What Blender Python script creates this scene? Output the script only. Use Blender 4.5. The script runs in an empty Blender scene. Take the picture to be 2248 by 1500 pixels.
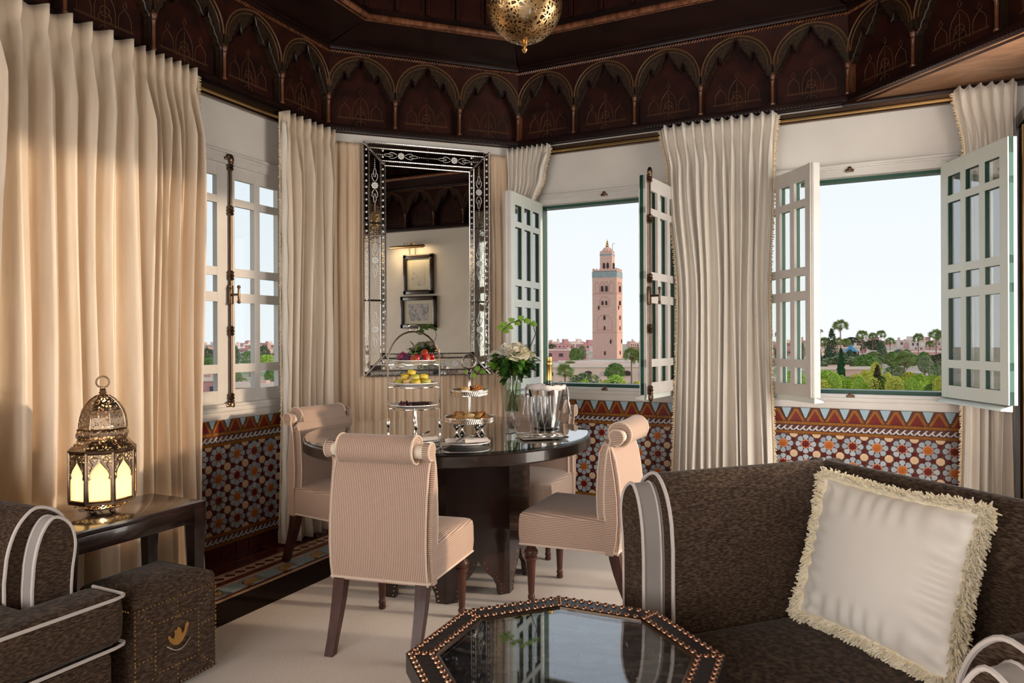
import bpy, bmesh, math, random
from mathutils import Vector, Matrix
from mathutils.geometry import tessellate_polygon
PI = math.pi
sc = bpy.context.scene
col = sc.collection

# ---------------------------------------------------------------- camera
YAW = 0.4511                       # camera yaw against the room axes
CS, SN = math.cos(YAW), math.sin(YAW)
EYE = 1.30
def W(x, d):                       # plan point given right of / away from the viewpoint -> room X, Y
    return (x * CS - d * SN, x * SN + d * CS)
cam = bpy.data.cameras.new('camera'); cam.sensor_width = 36.0; cam.lens = 24.68
cam.shift_y = -0.00102; cam.clip_start = 0.02; cam.clip_end = 3000
camo = bpy.data.objects.new('camera', cam); col.objects.link(camo)
camo.matrix_world = Matrix.Translation((0, 0, EYE)) @ Matrix.Rotation(YAW, 4, 'Z') @ Matrix.Rotation(PI / 2, 4, 'X') @ Matrix.Rotation(-0.0042, 4, 'Z')
sc.camera = camo

# ---------------------------------------------------------------- world, sun, added fill lamps, exposure
world = bpy.data.worlds.new('sky'); sc.world = world; world.use_nodes = True
nt = world.node_tree; nt.nodes.clear()
wo = nt.nodes.new('ShaderNodeOutputWorld'); bg = nt.nodes.new('ShaderNodeBackground')
tc = nt.nodes.new('ShaderNodeTexCoord'); sp = nt.nodes.new('ShaderNodeSeparateXYZ'); rp = nt.nodes.new('ShaderNodeValToRGB')
nt.links.new(tc.outputs['Generated'], sp.inputs[0]); nt.links.new(sp.outputs[2], rp.inputs[0])
rp.color_ramp.elements[0].position = 0.0; rp.color_ramp.elements[0].color = (0.93, 0.962, 1.0, 1)
rp.color_ramp.elements[1].position = 0.9; rp.color_ramp.elements[1].color = (0.62, 0.78, 1.0, 1)
nt.links.new(rp.outputs[0], bg.inputs[0]); bg.inputs[1].default_value = 1.04
nt.links.new(bg.outputs[0], wo.inputs[0])

sun = bpy.data.lights.new('sun', 'SUN'); sun.energy = 2.3; sun.color = (1.0, 0.78, 0.56); sun.angle = 0.03
suno = bpy.data.objects.new('sun', sun); col.objects.link(suno)
SUN_DIR = Vector((0.97, 0.24, math.tan(math.radians(7.0)))).normalized()
suno.matrix_world = Matrix.Translation((8, 4, 4)) @ SUN_DIR.to_track_quat('Z', 'Y').to_matrix().to_4x4()

def area(name, loc, rot, sx, sy, power, color):
    l = bpy.data.lights.new(name, 'AREA'); l.shape = 'RECTANGLE'; l.size = sx; l.size_y = sy
    l.energy = power; l.color = color
    o = bpy.data.objects.new(name, l); col.objects.link(o); o.location = loc; o.rotation_euler = rot
    return o
# area lamp added as fill behind the viewpoint, outside the added rear windows
area('rear_fill', (-1.16, -2.62, 1.45), (PI / 2, 0, 0), 3.6, 2.3, 185, (1.0, 0.955, 0.90))

# area lamp added for side light, outside the open door in the right wall
area('door_fill', (1.42, 3.6, 1.45), (0, PI / 2, 0), 2.5, 1.5, 72, (1.0, 0.93, 0.84))

vs = sc.view_settings
sc.display_settings.display_device = 'sRGB'
vs.view_transform = 'Standard'; vs.look = 'None'; vs.gamma = 1.0; vs.use_curve_mapping = False
vs.exposure = 0.0
sc.cycles.max_bounces = 7; sc.cycles.diffuse_bounces = 3; sc.cycles.glossy_bounces = 4
sc.cycles.transmission_bounces = 4; sc.cycles.transparent_max_bounces = 12
sc.cycles.use_adaptive_sampling = True; sc.cycles.adaptive_threshold = 0.05; sc.cycles.use_light_tree = False
sc.cycles.caustics_reflective = False; sc.cycles.caustics_refractive = False
sc.cycles.sample_clamp_indirect = 6.0

# ---------------------------------------------------------------- mesh helpers
class MB:
    """collects geometry for one mesh"""
    def __init__(s): s.v = []; s.f = []; s.m = []
    def add(s, vs_, fs, mi=0, M=None):
        o = len(s.v)
        if M is not None: vs_ = [tuple(M @ Vector(p)) for p in vs_]
        s.v += [tuple(p) for p in vs_]
        s.f += [tuple(i + o for i in f) for f in fs]; s.m += [mi] * len(fs)
        return s
    def box(s, c, d, mi=0, M=None):
        x, y, z = c; a, b, e = d[0] / 2, d[1] / 2, d[2] / 2
        v = [(x + i * a, y + j * b, z + k * e) for i in (-1, 1) for j in (-1, 1) for k in (-1, 1)]
        return s.add(v, [(0, 1, 3, 2), (4, 6, 7, 5), (0, 4, 5, 1), (2, 3, 7, 6), (0, 2, 6, 4), (1, 5, 7, 3)], mi, M)
    def b2(s, p, q, mi=0, M=None):           # box between two corners
        return s.box([(p[i] + q[i]) / 2 for i in range(3)], [abs(q[i] - p[i]) for i in range(3)], mi, M)
    def rbox(s, c, d, r=0.01, seg=2, mi=0, M=None):
        bm = bmesh.new(); bmesh.ops.create_cube(bm, size=1)
        for v in bm.verts: v.co = Vector((v.co.x * d[0], v.co.y * d[1], v.co.z * d[2])) + Vector(c)
        bmesh.ops.bevel(bm, geom=bm.edges[:], offset=min(r, min(d) * .49), segments=seg, affect='EDGES', profile=.5)
        bm.verts.index_update()
        s.add([v.co[:] for v in bm.verts], [[v.index for v in f.verts] for f in bm.faces], mi, M); bm.free(); return s
    def lathe(s, prof, n=24, mi=0, M=None, a0=0.0, cap=True, arc=2 * PI):
        full = abs(arc - 2 * PI) < 1e-6; k = n if full else n + 1
        vs_ = [(r * math.cos(a0 + arc * i / n), r * math.sin(a0 + arc * i / n), z) for r, z in prof for i in range(k)]
        fs = []
        for j in range(len(prof) - 1):
            for i in range(n):
                i2 = (i + 1) % k
                fs.append((j * k + i, j * k + i2, (j + 1) * k + i2, (j + 1) * k + i))
        if cap and full:
            if prof[0][0] > 1e-5: fs.append(tuple(range(k))[::-1])
            if prof[-1][0] > 1e-5: fs.append(tuple((len(prof) - 1) * k + i for i in range(k)))
        return s.add(vs_, fs, mi, M)
    def tube(s, pts, r=0.01, n=8, closed=False, mi=0, M=None, flat=None):
        pts = [Vector(p) for p in pts]; N = len(pts)
        rs = r if isinstance(r, (list, tuple)) else [r] * N
        T = []
        for i in range(N):
            a = pts[(i - 1) % N] if (closed or i > 0) else pts[i]
            b = pts[(i + 1) % N] if (closed or i < N - 1) else pts[i]
            d = b - a
            T.append(d.normalized() if d.length > 1e-9 else Vector((0, 0, 1)))
        up = Vector((0, 0, 1)) if abs(T[0].z) < .9 else Vector((1, 0, 0))
        nx = (up - T[0] * up.dot(T[0])).normalized(); vs_ = []
        for i in range(N):
            nx = nx - T[i] * nx.dot(T[i])
            nx = nx.normalized() if nx.length > 1e-6 else T[i].orthogonal().normalized()
            ny = T[i].cross(nx)
            fl = flat or 1.0
            for j in range(n):
                a = 2 * PI * j / n
                vs_.append(pts[i] + (nx * math.cos(a) + ny * math.sin(a) * fl) * rs[i])
        fs = []
        for i in range(N if closed else N - 1):
            i2 = (i + 1) % N
            for j in range(n): fs.append((i * n + j, i * n + (j + 1) % n, i2 * n + (j + 1) % n, i2 * n + j))
        if not closed: fs += [tuple(range(n))[::-1], tuple((N - 1) * n + j for j in range(n))]
        return s.add(vs_, fs, mi, M)
    def prism(s, poly, h0, h1, ax='z', mi=0, M=None):
        """2D polygon (may be concave) extruded; ax z: (x,y,h)  y: (x,h,z)  x: (h,y,z)"""
        mp = {'z': lambda p, h: (p[0], p[1], h), 'y': lambda p, h: (p[0], h, p[1]), 'x': lambda p, h: (h, p[0], p[1])}[ax]
        n = len(poly); tri = tessellate_polygon([[Vector((p[0], p[1], 0)) for p in poly]])
        vs_ = [mp(p, h0) for p in poly] + [mp(p, h1) for p in poly]
        fs = [tuple(t)[::-1] for t in tri] + [tuple(i + n for i in t) for t in tri]
        fs += [(i, (i + 1) % n, n + (i + 1) % n, n + i) for i in range(n)]
        return s.add(vs_, fs, mi, M)
    def sheet(s, rows, mi=0, M=None, closed=False):
        k = len(rows[0]); vs_ = [p for r in rows for p in r]; fs = []
        for j in range(len(rows) - 1):
            for i in range(k if closed else k - 1):
                i2 = (i + 1) % k
                fs.append((j * k + i, j * k + i2, (j + 1) * k + i2, (j + 1) * k + i))
        return s.add(vs_, fs, mi, M)
    def ball(s, c, r, n=12, m=8, mi=0, M=None):
        rr = r if isinstance(r, (tuple, list)) else (r, r, r)
        vs_ = [(c[0], c[1], c[2] - rr[2])]
        for j in range(1, m):
            t = -PI / 2 + PI * j / m
            for i in range(n):
                a = 2 * PI * i / n
                vs_.append((c[0] + rr[0] * math.cos(t) * math.cos(a), c[1] + rr[1] * math.cos(t) * math.sin(a), c[2] + rr[2] * math.sin(t)))
        vs_.append((c[0], c[1], c[2] + rr[2])); fs = []
        for i in range(n): fs.append((0, 1 + (i + 1) % n, 1 + i))
        for j in range(m - 2):
            for i in range(n):
                a = 1 + j * n + i; b = 1 + j * n + (i + 1) % n
                fs.append((a, b, b + n, a + n))
        L = len(vs_) - 1; o = 1 + (m - 2) * n
        for i in range(n): fs.append((o + i, o + (i + 1) % n, L))
        return s.add(vs_, fs, mi, M)
    def mesh(s, name, mats, smooth=35):
        me = bpy.data.meshes.new(name); me.from_pydata(s.v, [], s.f)
        if not isinstance(mats, (list, tuple)): mats = [mats]
        for m in mats: me.materials.append(m)
        if len(mats) > 1: me.polygons.foreach_set('material_index', s.m)
        bm = bmesh.new(); bm.from_mesh(me); bmesh.ops.recalc_face_normals(bm, faces=bm.faces); bm.to_mesh(me); bm.free()
        if smooth:
            me.polygons.foreach_set('use_smooth', [True] * len(me.polygons))
            me.set_sharp_from_angle(angle=math.radians(smooth))
        me.update(); return me
    def build(s, name, mats, parent=None, smooth=35, label=None):
        return place(name, s.mesh(name, mats, smooth), parent, label=label)

def place(name, me, parent=None, loc=(0, 0, 0), rot=(0, 0, 0), scale=(1, 1, 1), label=None):
    o = bpy.data.objects.new(name, me); col.objects.link(o)
    o.parent = parent; o.location = loc; o.rotation_euler = rot; o.scale = scale
    if label: o['label'] = label
    return o
def tag(o, label, cat, group=None, kind=None):
    o['label'] = label; o['category'] = cat
    if group: o['group'] = group
    if kind: o['kind'] = kind
    return o
def thing(name, label=None, cat=None, loc=(0, 0, 0), rz=0.0, group=None, kind=None):
    o = bpy.data.objects.new(name, None); col.objects.link(o); o.empty_display_size = .05
    o.location = loc; o.rotation_euler = (0, 0, rz)
    if label: o['label'] = label
    if cat: o['category'] = cat
    if group: o['group'] = group
    if kind: o['kind'] = kind
    return o
def copy_tree(o, parent=None):
    kids = [c for c in col.objects if c.parent == o]
    c = o.copy(); col.objects.link(c); c.parent = parent
    for k in kids: copy_tree(k, c)
    return c
def struct(o, label=None, cat=None):
    o['kind'] = 'structure'
    if label: o['label'] = label
    if cat: o['category'] = cat
    return o
def arcpts(cx, cy, r, a0, a1, n):
    return [(cx + r * math.cos(math.radians(a0 + (a1 - a0) * i / n)), cy + r * math.sin(math.radians(a0 + (a1 - a0) * i / n))) for i in range(n + 1)]
def sm(a, b, x):
    t = min(1, max(0, (x - a) / (b - a))); return t * t * (3 - 2 * t)

# ---------------------------------------------------------------- materials
def mat(name, c, rough=.5, metal=0.0, c2=None, scale=8.0, stretch=(1, 1, 1), detail=3.0, ramp=(.35, .65), bump=0.0, bscale=None,
        bdist=.002, spec=.5, coat=0.0, sheen=0.0, trans=0.0, ior=1.45, emit=0.0, ecol=None, tex='noise', wdist=0.0, aniso=0.0):
    m = bpy.data.materials.new(name); m.use_nodes = True; t = m.node_tree; N = t.nodes; L = t.links
    p = N['Principled BSDF']; p.inputs['Base Color'].default_value = (*c, 1); p.inputs['Roughness'].default_value = rough
    p.inputs['Metallic'].default_value = metal; p.inputs['Specular IOR Level'].default_value = spec
    p.inputs['Coat Weight'].default_value = coat; p.inputs['Coat Roughness'].default_value = .06
    p.inputs['Sheen Weight'].default_value = sheen; p.inputs['Sheen Roughness'].default_value = .4
    p.inputs['Transmission Weight'].default_value = trans; p.inputs['IOR'].default_value = ior
    if emit: p.inputs['Emission Color'].default_value = (*(ecol or c), 1); p.inputs['Emission Strength'].default_value = emit
    if c2 or bump:
        tcn = N.new('ShaderNodeTexCoord'); mp = N.new('ShaderNodeMapping'); mp.inputs['Scale'].default_value = stretch
        L.new(tcn.outputs['Object'], mp.inputs[0])
        def texnode(scl):
            if tex == 'wave':
                n = N.new('ShaderNodeTexWave'); n.inputs['Scale'].default_value = scl; n.inputs['Distortion'].default_value = wdist
                n.inputs['Detail'].default_value = detail; L.new(mp.outputs[0], n.inputs[0]); return n.outputs[1]
            if tex == 'voronoi':
                n = N.new('ShaderNodeTexVoronoi'); n.feature = 'DISTANCE_TO_EDGE'; n.inputs['Scale'].default_value = scl
                L.new(mp.outputs[0], n.inputs[0]); return n.outputs[0]
            n = N.new('ShaderNodeTexNoise'); n.inputs['Scale'].default_value = scl; n.inputs['Detail'].default_value = detail
            n.inputs['Distortion'].default_value = wdist
            L.new(mp.outputs[0], n.inputs[0]); return n.outputs[0]
        o = texnode(scale)
        if c2:
            r = N.new('ShaderNodeValToRGB'); r.color_ramp.elements[0].position = ramp[0]; r.color_ramp.elements[1].position = ramp[1]
            r.color_ramp.elements[0].color = (*c, 1); r.color_ramp.elements[1].color = (*c2, 1)
            L.new(o, r.inputs[0]); L.new(r.outputs[0], p.inputs['Base Color'])
        if bump:
            if bscale: o = texnode(bscale)
            b = N.new('ShaderNodeBump'); b.inputs['Strength'].default_value = bump; b.inputs['Distance'].default_value = bdist
            L.new(o, b.inputs['Height']); L.new(b.outputs[0], p.inputs['Normal'])
    return m
def glass_mat(name, tint=(1, 1, 1), refl=1.0, rough=0.0, ior=1.5):
    m = bpy.data.materials.new(name); m.use_nodes = True; t = m.node_tree; N = t.nodes; L = t.links
    N.remove(N['Principled BSDF']); out = N['Material Output']
    tr = N.new('ShaderNodeBsdfTransparent'); tr.inputs[0].default_value = (*tint, 1)
    gl = N.new('ShaderNodeBsdfGlossy'); gl.inputs['Roughness'].default_value = rough
    lw = N.new('ShaderNodeLayerWeight'); lw.inputs[0].default_value = .5; f0 = ((ior - 1) / (ior + 1)) ** 2
    pw = N.new('ShaderNodeMath'); pw.operation = 'POWER'; pw.inputs[1].default_value = 5; L.new(lw.outputs['Facing'], pw.inputs[0])
    ma = N.new('ShaderNodeMath'); ma.operation = 'MULTIPLY_ADD'; ma.inputs[1].default_value = 1 - f0; ma.inputs[2].default_value = f0; L.new(pw.outputs[0], ma.inputs[0])
    mu = N.new('ShaderNodeMath'); mu.operation = 'MULTIPLY'; mu.use_clamp = True; mu.inputs[1].default_value = refl; L.new(ma.outputs[0], mu.inputs[0])
    mx = N.new('ShaderNodeMixShader'); L.new(mu.outputs[0], mx.inputs[0]); L.new(tr.outputs[0], mx.inputs[1]); L.new(gl.outputs[0], mx.inputs[2])
    L.new(mx.outputs[0], out.inputs[0]); return m
def pierced_mat(name, c, scale=60.0, hole=.42, rough=.3):
    """cut-out metal: real holes made by a procedural pattern"""
    m = mat(name, c, rough, 1.0); t = m.node_tree; N = t.nodes; L = t.links; p = N['Principled BSDF']; out = N['Material Output']
    tcn = N.new('ShaderNodeTexCoord'); v = N.new('ShaderNodeTexVoronoi'); v.feature = 'DISTANCE_TO_EDGE'; v.inputs['Scale'].default_value = scale
    nz = N.new('ShaderNodeTexNoise'); nz.inputs['Scale'].default_value = scale * .35
    ad = N.new('ShaderNodeMixRGB'); ad.blend_type = 'ADD'; ad.inputs[0].default_value = .03
    L.new(tcn.outputs['Object'], ad.inputs[1]); L.new(tcn.outputs['Object'], nz.inputs[0]); L.new(nz.outputs[1], ad.inputs[2]); L.new(ad.outputs[0], v.inputs[0])
    g = N.new('ShaderNodeMath'); g.operation = 'GREATER_THAN'; g.inputs[1].default_value = hole * .5; L.new(v.outputs[0], g.inputs[0])
    tr = N.new('ShaderNodeBsdfTransparent'); mx = N.new('ShaderNodeMixShader')
    L.new(g.outputs[0], mx.inputs[0]); L.new(p.outputs[0], mx.inputs[1]); L.new(tr.outputs[0], mx.inputs[2]); L.new(mx.outputs[0], out.inputs[0])
    return m
def rib_mat(name, c, c2, axis=0, freq=120.0, sheen=.3):
    m = mat(name, c, .75, sheen=sheen, spec=.25); t = m.node_tree; N = t.nodes; L = t.links; p = N['Principled BSDF']
    tcn = N.new('ShaderNodeTexCoord'); w = N.new('ShaderNodeTexWave'); w.bands_direction = 'XYZ'[axis]; w.inputs['Scale'].default_value = 6.283 / (20 * freq)
    w.inputs['Distortion'].default_value = .25; w.inputs['Detail'].default_value = 1; w.inputs['Detail Scale'].default_value = 2
    L.new(tcn.outputs['Object'], w.inputs[0])
    r = N.new('ShaderNodeValToRGB'); r.color_ramp.elements[0].position = .08; r.color_ramp.elements[1].position = .5
    r.color_ramp.elements[0].color = (*c2, 1); r.color_ramp.elements[1].color = (*c, 1)
    L.new(w.outputs[1], r.inputs[0]); L.new(r.outputs[0], p.inputs['Base Color'])
    b = N.new('ShaderNodeBump'); b.inputs['Strength'].default_value = .4; b.inputs['Distance'].default_value = .002
    L.new(w.outputs[1], b.inputs['Height']); L.new(b.outputs[0], p.inputs['Normal']); return m

m_plaster = mat('plaster', (.76, .71, .66), .8, c2=(.70, .65, .60), scale=3, bump=.15, bscale=30)
m_warmwall = mat('warm_plaster', (.80, .76, .68), .85, c2=(.75, .71, .63), scale=3)
m_white = mat('white_paint', (.69, .65, .61), .45, c2=(.64, .60, .56), scale=6)
m_green = mat('green_paint', (.012, .075, .048), .35)
m_greenpale = mat('pale_green_paint', (.76, .80, .74), .4)
m_silk = mat('champagne_silk', (.80, .675, .54), .36, c2=(.72, .58, .445), scale=7, stretch=(3, 3, .35), detail=6, bump=.12, bscale=55, sheen=.35, spec=.45)
m_silk2 = mat('ivory_silk', (.82, .755, .675), .4, c2=(.75, .67, .58), scale=7, stretch=(3, 3, .35), detail=6, bump=.12, bscale=55, sheen=.35, spec=.4)
m_silkp = mat('apricot_silk', (.74, .56, .40), .45, c2=(.67, .485, .335), scale=7, stretch=(3, 3, .35), detail=5, bump=.12, bscale=55, sheen=.3, spec=.35)
m_fringe = mat('silk_fringe', (.70, .52, .33), .8, c2=(.80, .68, .5), scale=90, sheen=.4)
m_fringew = mat('ivory_fringe', (.80, .68, .46), .85, c2=(.90, .82, .66), scale=60, sheen=.5)
m_frieze = mat('red_lacquered_cedar', (.040, .0095, .006), .36, c2=(.015, .005, .004), scale=9, detail=6, spec=.35, bump=.1, bscale=40)
m_friezed = mat('dark_cedar', (.022, .008, .006), .32, c2=(.011, .0045, .0035), scale=5, stretch=(1, 1, 6), spec=.4)
m_friezep = mat('painted_cedar', (.046, .026, .010), .42, c2=(.015, .007, .0045), scale=40, wdist=2.5, detail=2, ramp=(.42, .55))
m_goldline = mat('old_gold_paint', (.135, .062, .024), .45)
m_ridge = mat('polished_cedar_edge', (.22, .085, .04), .26, c2=(.09, .03, .014), scale=8, stretch=(4, 4, 1))
m_soffit = mat('honey_cedar', (.40, .215, .12), .42, c2=(.25, .125, .068), scale=4, stretch=(1, 3, 1), wdist=1.5, detail=5)
m_brass = mat('brass', (.62, .40, .17), .28, 1.0)
m_bronze = mat('bronze', (.16, .10, .065), .35, 1.0)
m_silver = mat('silver', (.82, .78, .73), .16, 1.0)
m_mirror = mat('mirror_glass', (.88, .88, .86), .012, 1.0)
m_mirrorold = mat('aged_mirror_glass', (.80, .79, .76), .05, 1.0, bump=.25, bscale=26, bdist=.003)
m_etch = mat('etched_glass', (.80, .77, .74), .5, .3)
m_bead = mat('glass_bead_rope', (.60, .57, .55), .12, .85)
m_glass = glass_mat('window_glass', (.97, .99, .98), .8); m_glassr = glass_mat('raised_reflection_glass', (.93, .97, .96), 5.0)  # second glass: reflection raised on two open leaves to imitate a brighter sky
m_crystal = glass_mat('crystal', (.95, .96, .97), 1.6, .02, 1.5)
m_walnut = mat('dark_walnut', (.030, .013, .010), .24, c2=(.014, .007, .006), scale=14, stretch=(1, 1, .12), detail=6, coat=.45, bump=.12, bscale=60)
m_tabletop = mat('lacquered_dark_wood', (.022, .012, .010), .30, c2=(.012, .007, .006), scale=10, coat=.6)
m_leg = mat('mahogany', (.085, .032, .022), .38, c2=(.045, .017, .012), scale=12, stretch=(2, 2, .3), coat=.08, spec=.35)
m_glasstop = glass_mat('table_glass', (.92, .96, .95), 1.6, 0.0, 1.55); m_glassc = glass_mat('coffee_table_glass', (.95, .97, .97), 1.9, 0.0, 1.55)
m_ribx = rib_mat('ribbed_fabric_lengthwise', (.62, .45, .36), (.27, .165, .12), 0, .0080)
m_ribz = rib_mat('ribbed_fabric_level', (.62, .45, .36), (.27, .165, .12), 2, .0080)
m_piping = mat('pale_piping', (.70, .56, .45), .7)
m_bolster = mat('ivory_bolster_end', (.78, .70, .58), .6)
m_chen = mat('brown_chenille', (.034, .020, .0135), .9, c2=(.155, .104, .070), scale=72, stretch=(.8, .8, 3.4), detail=8, ramp=(.40, .78), bump=.5, bscale=120, bdist=.003, sheen=.10, spec=.12)
m_cord = mat('pale_grey_cord', (.62, .56, .53), .6)
m_satin = mat('grey_satin', (.42, .385, .36), .38, c2=(.36, .33, .31), scale=4, sheen=.3)
m_cushion = mat('cream_satin', (.90, .85, .785), .42, c2=(.87, .81, .74), scale=5, sheen=.3, bump=.1, bscale=14, bdist=.006)
m_carpet = mat('cream_wool_carpet', (.76, .655, .565), .95, c2=(.66, .555, .47), scale=160, detail=2, bump=.6, bscale=220, bdist=.004, sheen=.4, spec=.1)
m_carpetb = mat('brown_wool_carpet', (.040, .024, .019), .95, c2=(.022, .014, .011), scale=160, bump=.6, bscale=220, bdist=.004, spec=.1)
m_leather = mat('embossed_black_leather', (.075, .073, .088), .28, spec=1.0, bump=.3, bscale=90, bdist=.002)  # bluish lifted base: sky sheen on the leather put into the colour
m_leatherp = mat('black_leather', (.020, .016, .018), .35, spec=.6, bump=.6, bscale=60, bdist=.003)
m_nail = mat('copper_nail', (.42, .24, .16), .25, 1.0)
# zellige glazes
def glaze(n, c, c2): return mat(n, c, .22, c2=c2, scale=14, detail=2, spec=.5, bump=.08, bscale=30)
g_petal = glaze('grey_blue_glaze', (0.385, 0.439, 0.493), (0.486, 0.520, 0.553)); g_red = glaze('ox_red_glaze', (0.209, 0.024, 0.019), (0.128, 0.016, 0.014))
g_orange = glaze('orange_glaze', (0.594, 0.182, 0.030), (0.432, 0.115, 0.024)); g_cream = glaze('cream_glaze', (0.837, 0.581, 0.365), (0.702, 0.499, 0.324))
g_ochre = glaze('ochre_glaze', (0.365, 0.142, 0.022), (0.230, 0.081, 0.015)); g_blue = glaze('blue_glaze', (0.311, 0.479, 0.581), (0.405, 0.486, 0.513))
g_white = glaze('grey_white_glaze', (0.648, 0.641, 0.648), (0.540, 0.540, 0.567)); g_peach = glaze('peach_glaze', (0.675, 0.297, 0.162), (0.567, 0.230, 0.121))
g_grout = mat('tile_grout', (.13, .042, .03), .7, c2=(.10, .03, .024), scale=20); g_grout2 = mat('pale_grout', (.36, .24, .17), .8)
g_floor = glaze('terracotta_red_glaze', (0.209, 0.041, 0.023), (0.135, 0.027, 0.018))

# ================================================================ room shell
XA, XE, YC, YR = -3.385, 1.06, 4.972, -2.40      # left wall, right wall, window wall, rear wall
KB = 7.312                                       # mirror wall: Y - X = KB
ZS = 2.795                                       # underside of the carved frieze / flat soffit
RZ = {'A': PI / 2, 'B': PI / 4, 'C': 0.0, 'E': -PI / 2, 'R': PI}
def wall(name, loc, rz, L, holes, label, m, H=4.2, th=.22):
    b = MB(); xs = sorted({0.0, L, *[h[0] for h in holes], *[h[1] for h in holes]})
    for x0, x1 in zip(xs, xs[1:]):
        hs = sorted([h for h in holes if h[0] <= x0 + 1e-6 and h[1] >= x1 - 1e-6], key=lambda h: h[2]); z = 0.0
        for h in hs:
            if h[2] > z: b.b2((x0, 0, z), (x1, th, h[2]))
            z = h[3]
        if z < H: b.b2((x0, 0, z), (x1, th, H))
    o = b.build(name, m, None, 0); o.location = (*loc, 0); o.rotation_euler = (0, 0, rz)
    return struct(o, label, 'wall')
WA = (2.36, 3.74, .93, 2.38); WC1 = (-2.19, -1.09, .95, 2.35); WC2 = (-.55, .53, .95, 2.35)
wall('wall_left', (XA, YR - .22), RZ['A'], 3.93 - YR + .22, [(WA[0] - YR + .22, WA[1] - YR + .22, WA[2], WA[3])], 'white plaster wall behind the tall left curtains', m_plaster)
wall('wall_corner', (XA, 3.927), RZ['B'], 1.48, [], 'angled corner wall carrying the big mirror', m_plaster)
wall('wall_back', (-2.345, YC), RZ['C'], XE + 2.345 + .22, [(WC1[0] + 2.345, WC1[1] + 2.345, WC1[2], WC1[3]), (WC2[0] + 2.345, WC2[1] + 2.345, WC2[2], WC2[3])], 'white plaster wall with the two open windows', m_plaster)
DY0, DY1 = 2.78, 4.40
wall('wall_right', (XE, YC + .22), RZ['E'], YC - YR + .44, [(YC + .22 - DY1, YC + .22 - DY0, 0.0, 2.78)], 'cream plaster wall with the framed pictures', m_warmwall)
wall('wall_rear', (XE + .22, YR), RZ['R'], XE - XA + .44, [(.50, 2.25, .35, 2.55), (2.60, 4.35, .35, 2.55)], 'cream plaster wall behind the seating', m_warmwall)
struct(MB().b2((XA - .3, YR - .3, 4.2), (XE + .3, YC + .3, 4.35)).build('roof_slab', m_friezed, None, 0), 'dark roof slab above the carved ceiling', 'ceiling')

# ---- floor, tiled margin and carpet
struct(MB().b2((XA - .25, YR - .25, -.14), (XE + .25, YC + .25, -.02)).build('floor', g_grout2, None, 0), 'tiled floor under the carpet', 'floor')
floor = bpy.data.objects['floor']
def off(o):
    xa, yc = XA + o, YC - o; k = KB - 1.41421 * o
    return [(xa, YR), (xa, xa + k), (yc - k, yc), (XE, yc)]
def band(name, o1, o2, z, m, parent):
    b = MB(); P, Q = off(o1), off(o2)
    for i in range(3): b.prism([P[i], P[i + 1], Q[i + 1], Q[i]], -.02, z)
    return b.build(name, m, parent, 0)
for n, o1, o2, m in (('cream_strip', .213, .224, g_cream), ('cream_strip', .300, .311, g_cream), ('red_strip', .311, .362, g_floor), ('cream_strip', .362, .372, g_cream),
                     ('red_strip', .497, .520, g_floor), ('cream_strip', .520, .547, g_cream)):
    band(n, o1, o2, -.001, m, floor)
band('dark_red_bed', .224, .300, -.004, g_red, floor)
# pieces laid along the left wall and the mirror wall
SEG = [((XA, 1.2), (0, 1), 3.927 - 1.2), ((XA, 3.927), (.7071, .7071), 1.478)]
me_rt = MB().rbox((0, 0, -.008), (.098, .098, .018), .003, 1).mesh('red_tile', g_floor, 0)
me_rt2 = MB().rbox((0, 0, -.008), (.098, .098, .018), .003, 1).mesh('red_tile', glaze('deep_red_glaze', (0.155, 0.032, 0.020), (0.101, 0.022, 0.015)), 0)
me_tri = MB().prism([(-.034, -.033), (.034, -.033), (0, .0)], -.018, -.0005).mesh('cream_triangle', g_cream, 0)
me_blue = MB().prism([(-.05, -.055), (.05, -.055), (.062, 0), (.05, .055), (-.05, .055), (-.062, 0)], -.018, -.0005).mesh('blue_tile', g_blue, 0)
star8 = lambda r, q, n=8, a0=0: [((r if i % 2 == 0 else q) * math.cos(a0 + PI * i / n), (r if i % 2 == 0 else q) * math.sin(a0 + PI * i / n)) for i in range(2 * n)]
me_ost = MB().prism(star8(.052, .036, 6), -.016, .0004).mesh('ochre_star', glaze('straw_glaze', (0.540, 0.338, 0.135), (0.446, 0.270, 0.108)), 0)
rnd = random.Random(5)
for (o, d, L) in SEG:
    ang = math.atan2(d[1], d[0]); n = (d[1], -d[0])
    def pt(s, w): return (o[0] + d[0] * s + n[0] * w, o[1] + d[1] * s + n[1] * w, 0)
    for i in range(int(L / .1)):
        for j in range(2):
            s = .05 + i * .1
            if d[0] > .1 and (s < .03 + (.05 + j * .1) * .42 or s > L - .03 - (.05 + j * .1) * .42): continue
            place('red_tile', me_rt if rnd.random() < .6 else me_rt2, floor, pt(s, .055 + j * .1), (0, 0, ang))
    for i in range(int(L / .074)):
        s = .04 + i * .074
        if d[0] > .1 and (s < .14 or s > L - .14): continue
        if d[0] < .1 and s > L + .08: continue
        place('cream_triangle', me_tri, floor, pt(s, .262), (0, 0, ang)); place('cream_triangle', me_tri, floor, pt(s, .262), (0, 0, ang + PI))
    for i in range(int(L / .13)):
        s = .065 + i * .13
        if d[0] > .1 and (s < .2 or s > L - .2): continue
        if i % 2: place('blue_tile', me_blue, floor, pt(s, .434), (0, 0, ang))
        else:
            place('ochre_star', me_ost, floor, pt(s, .434), (0, 0, ang))
            for q in (-1, 1): place('blue_tile', me_blue, floor, pt(s + q * .0, .434 + q * .052), (0, 0, ang), (.62, .22, 1))
carpet = thing('carpet', 'cream wool carpet with a dark brown border filling the room', 'carpet', (-1.2, 1.0, 0))
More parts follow.
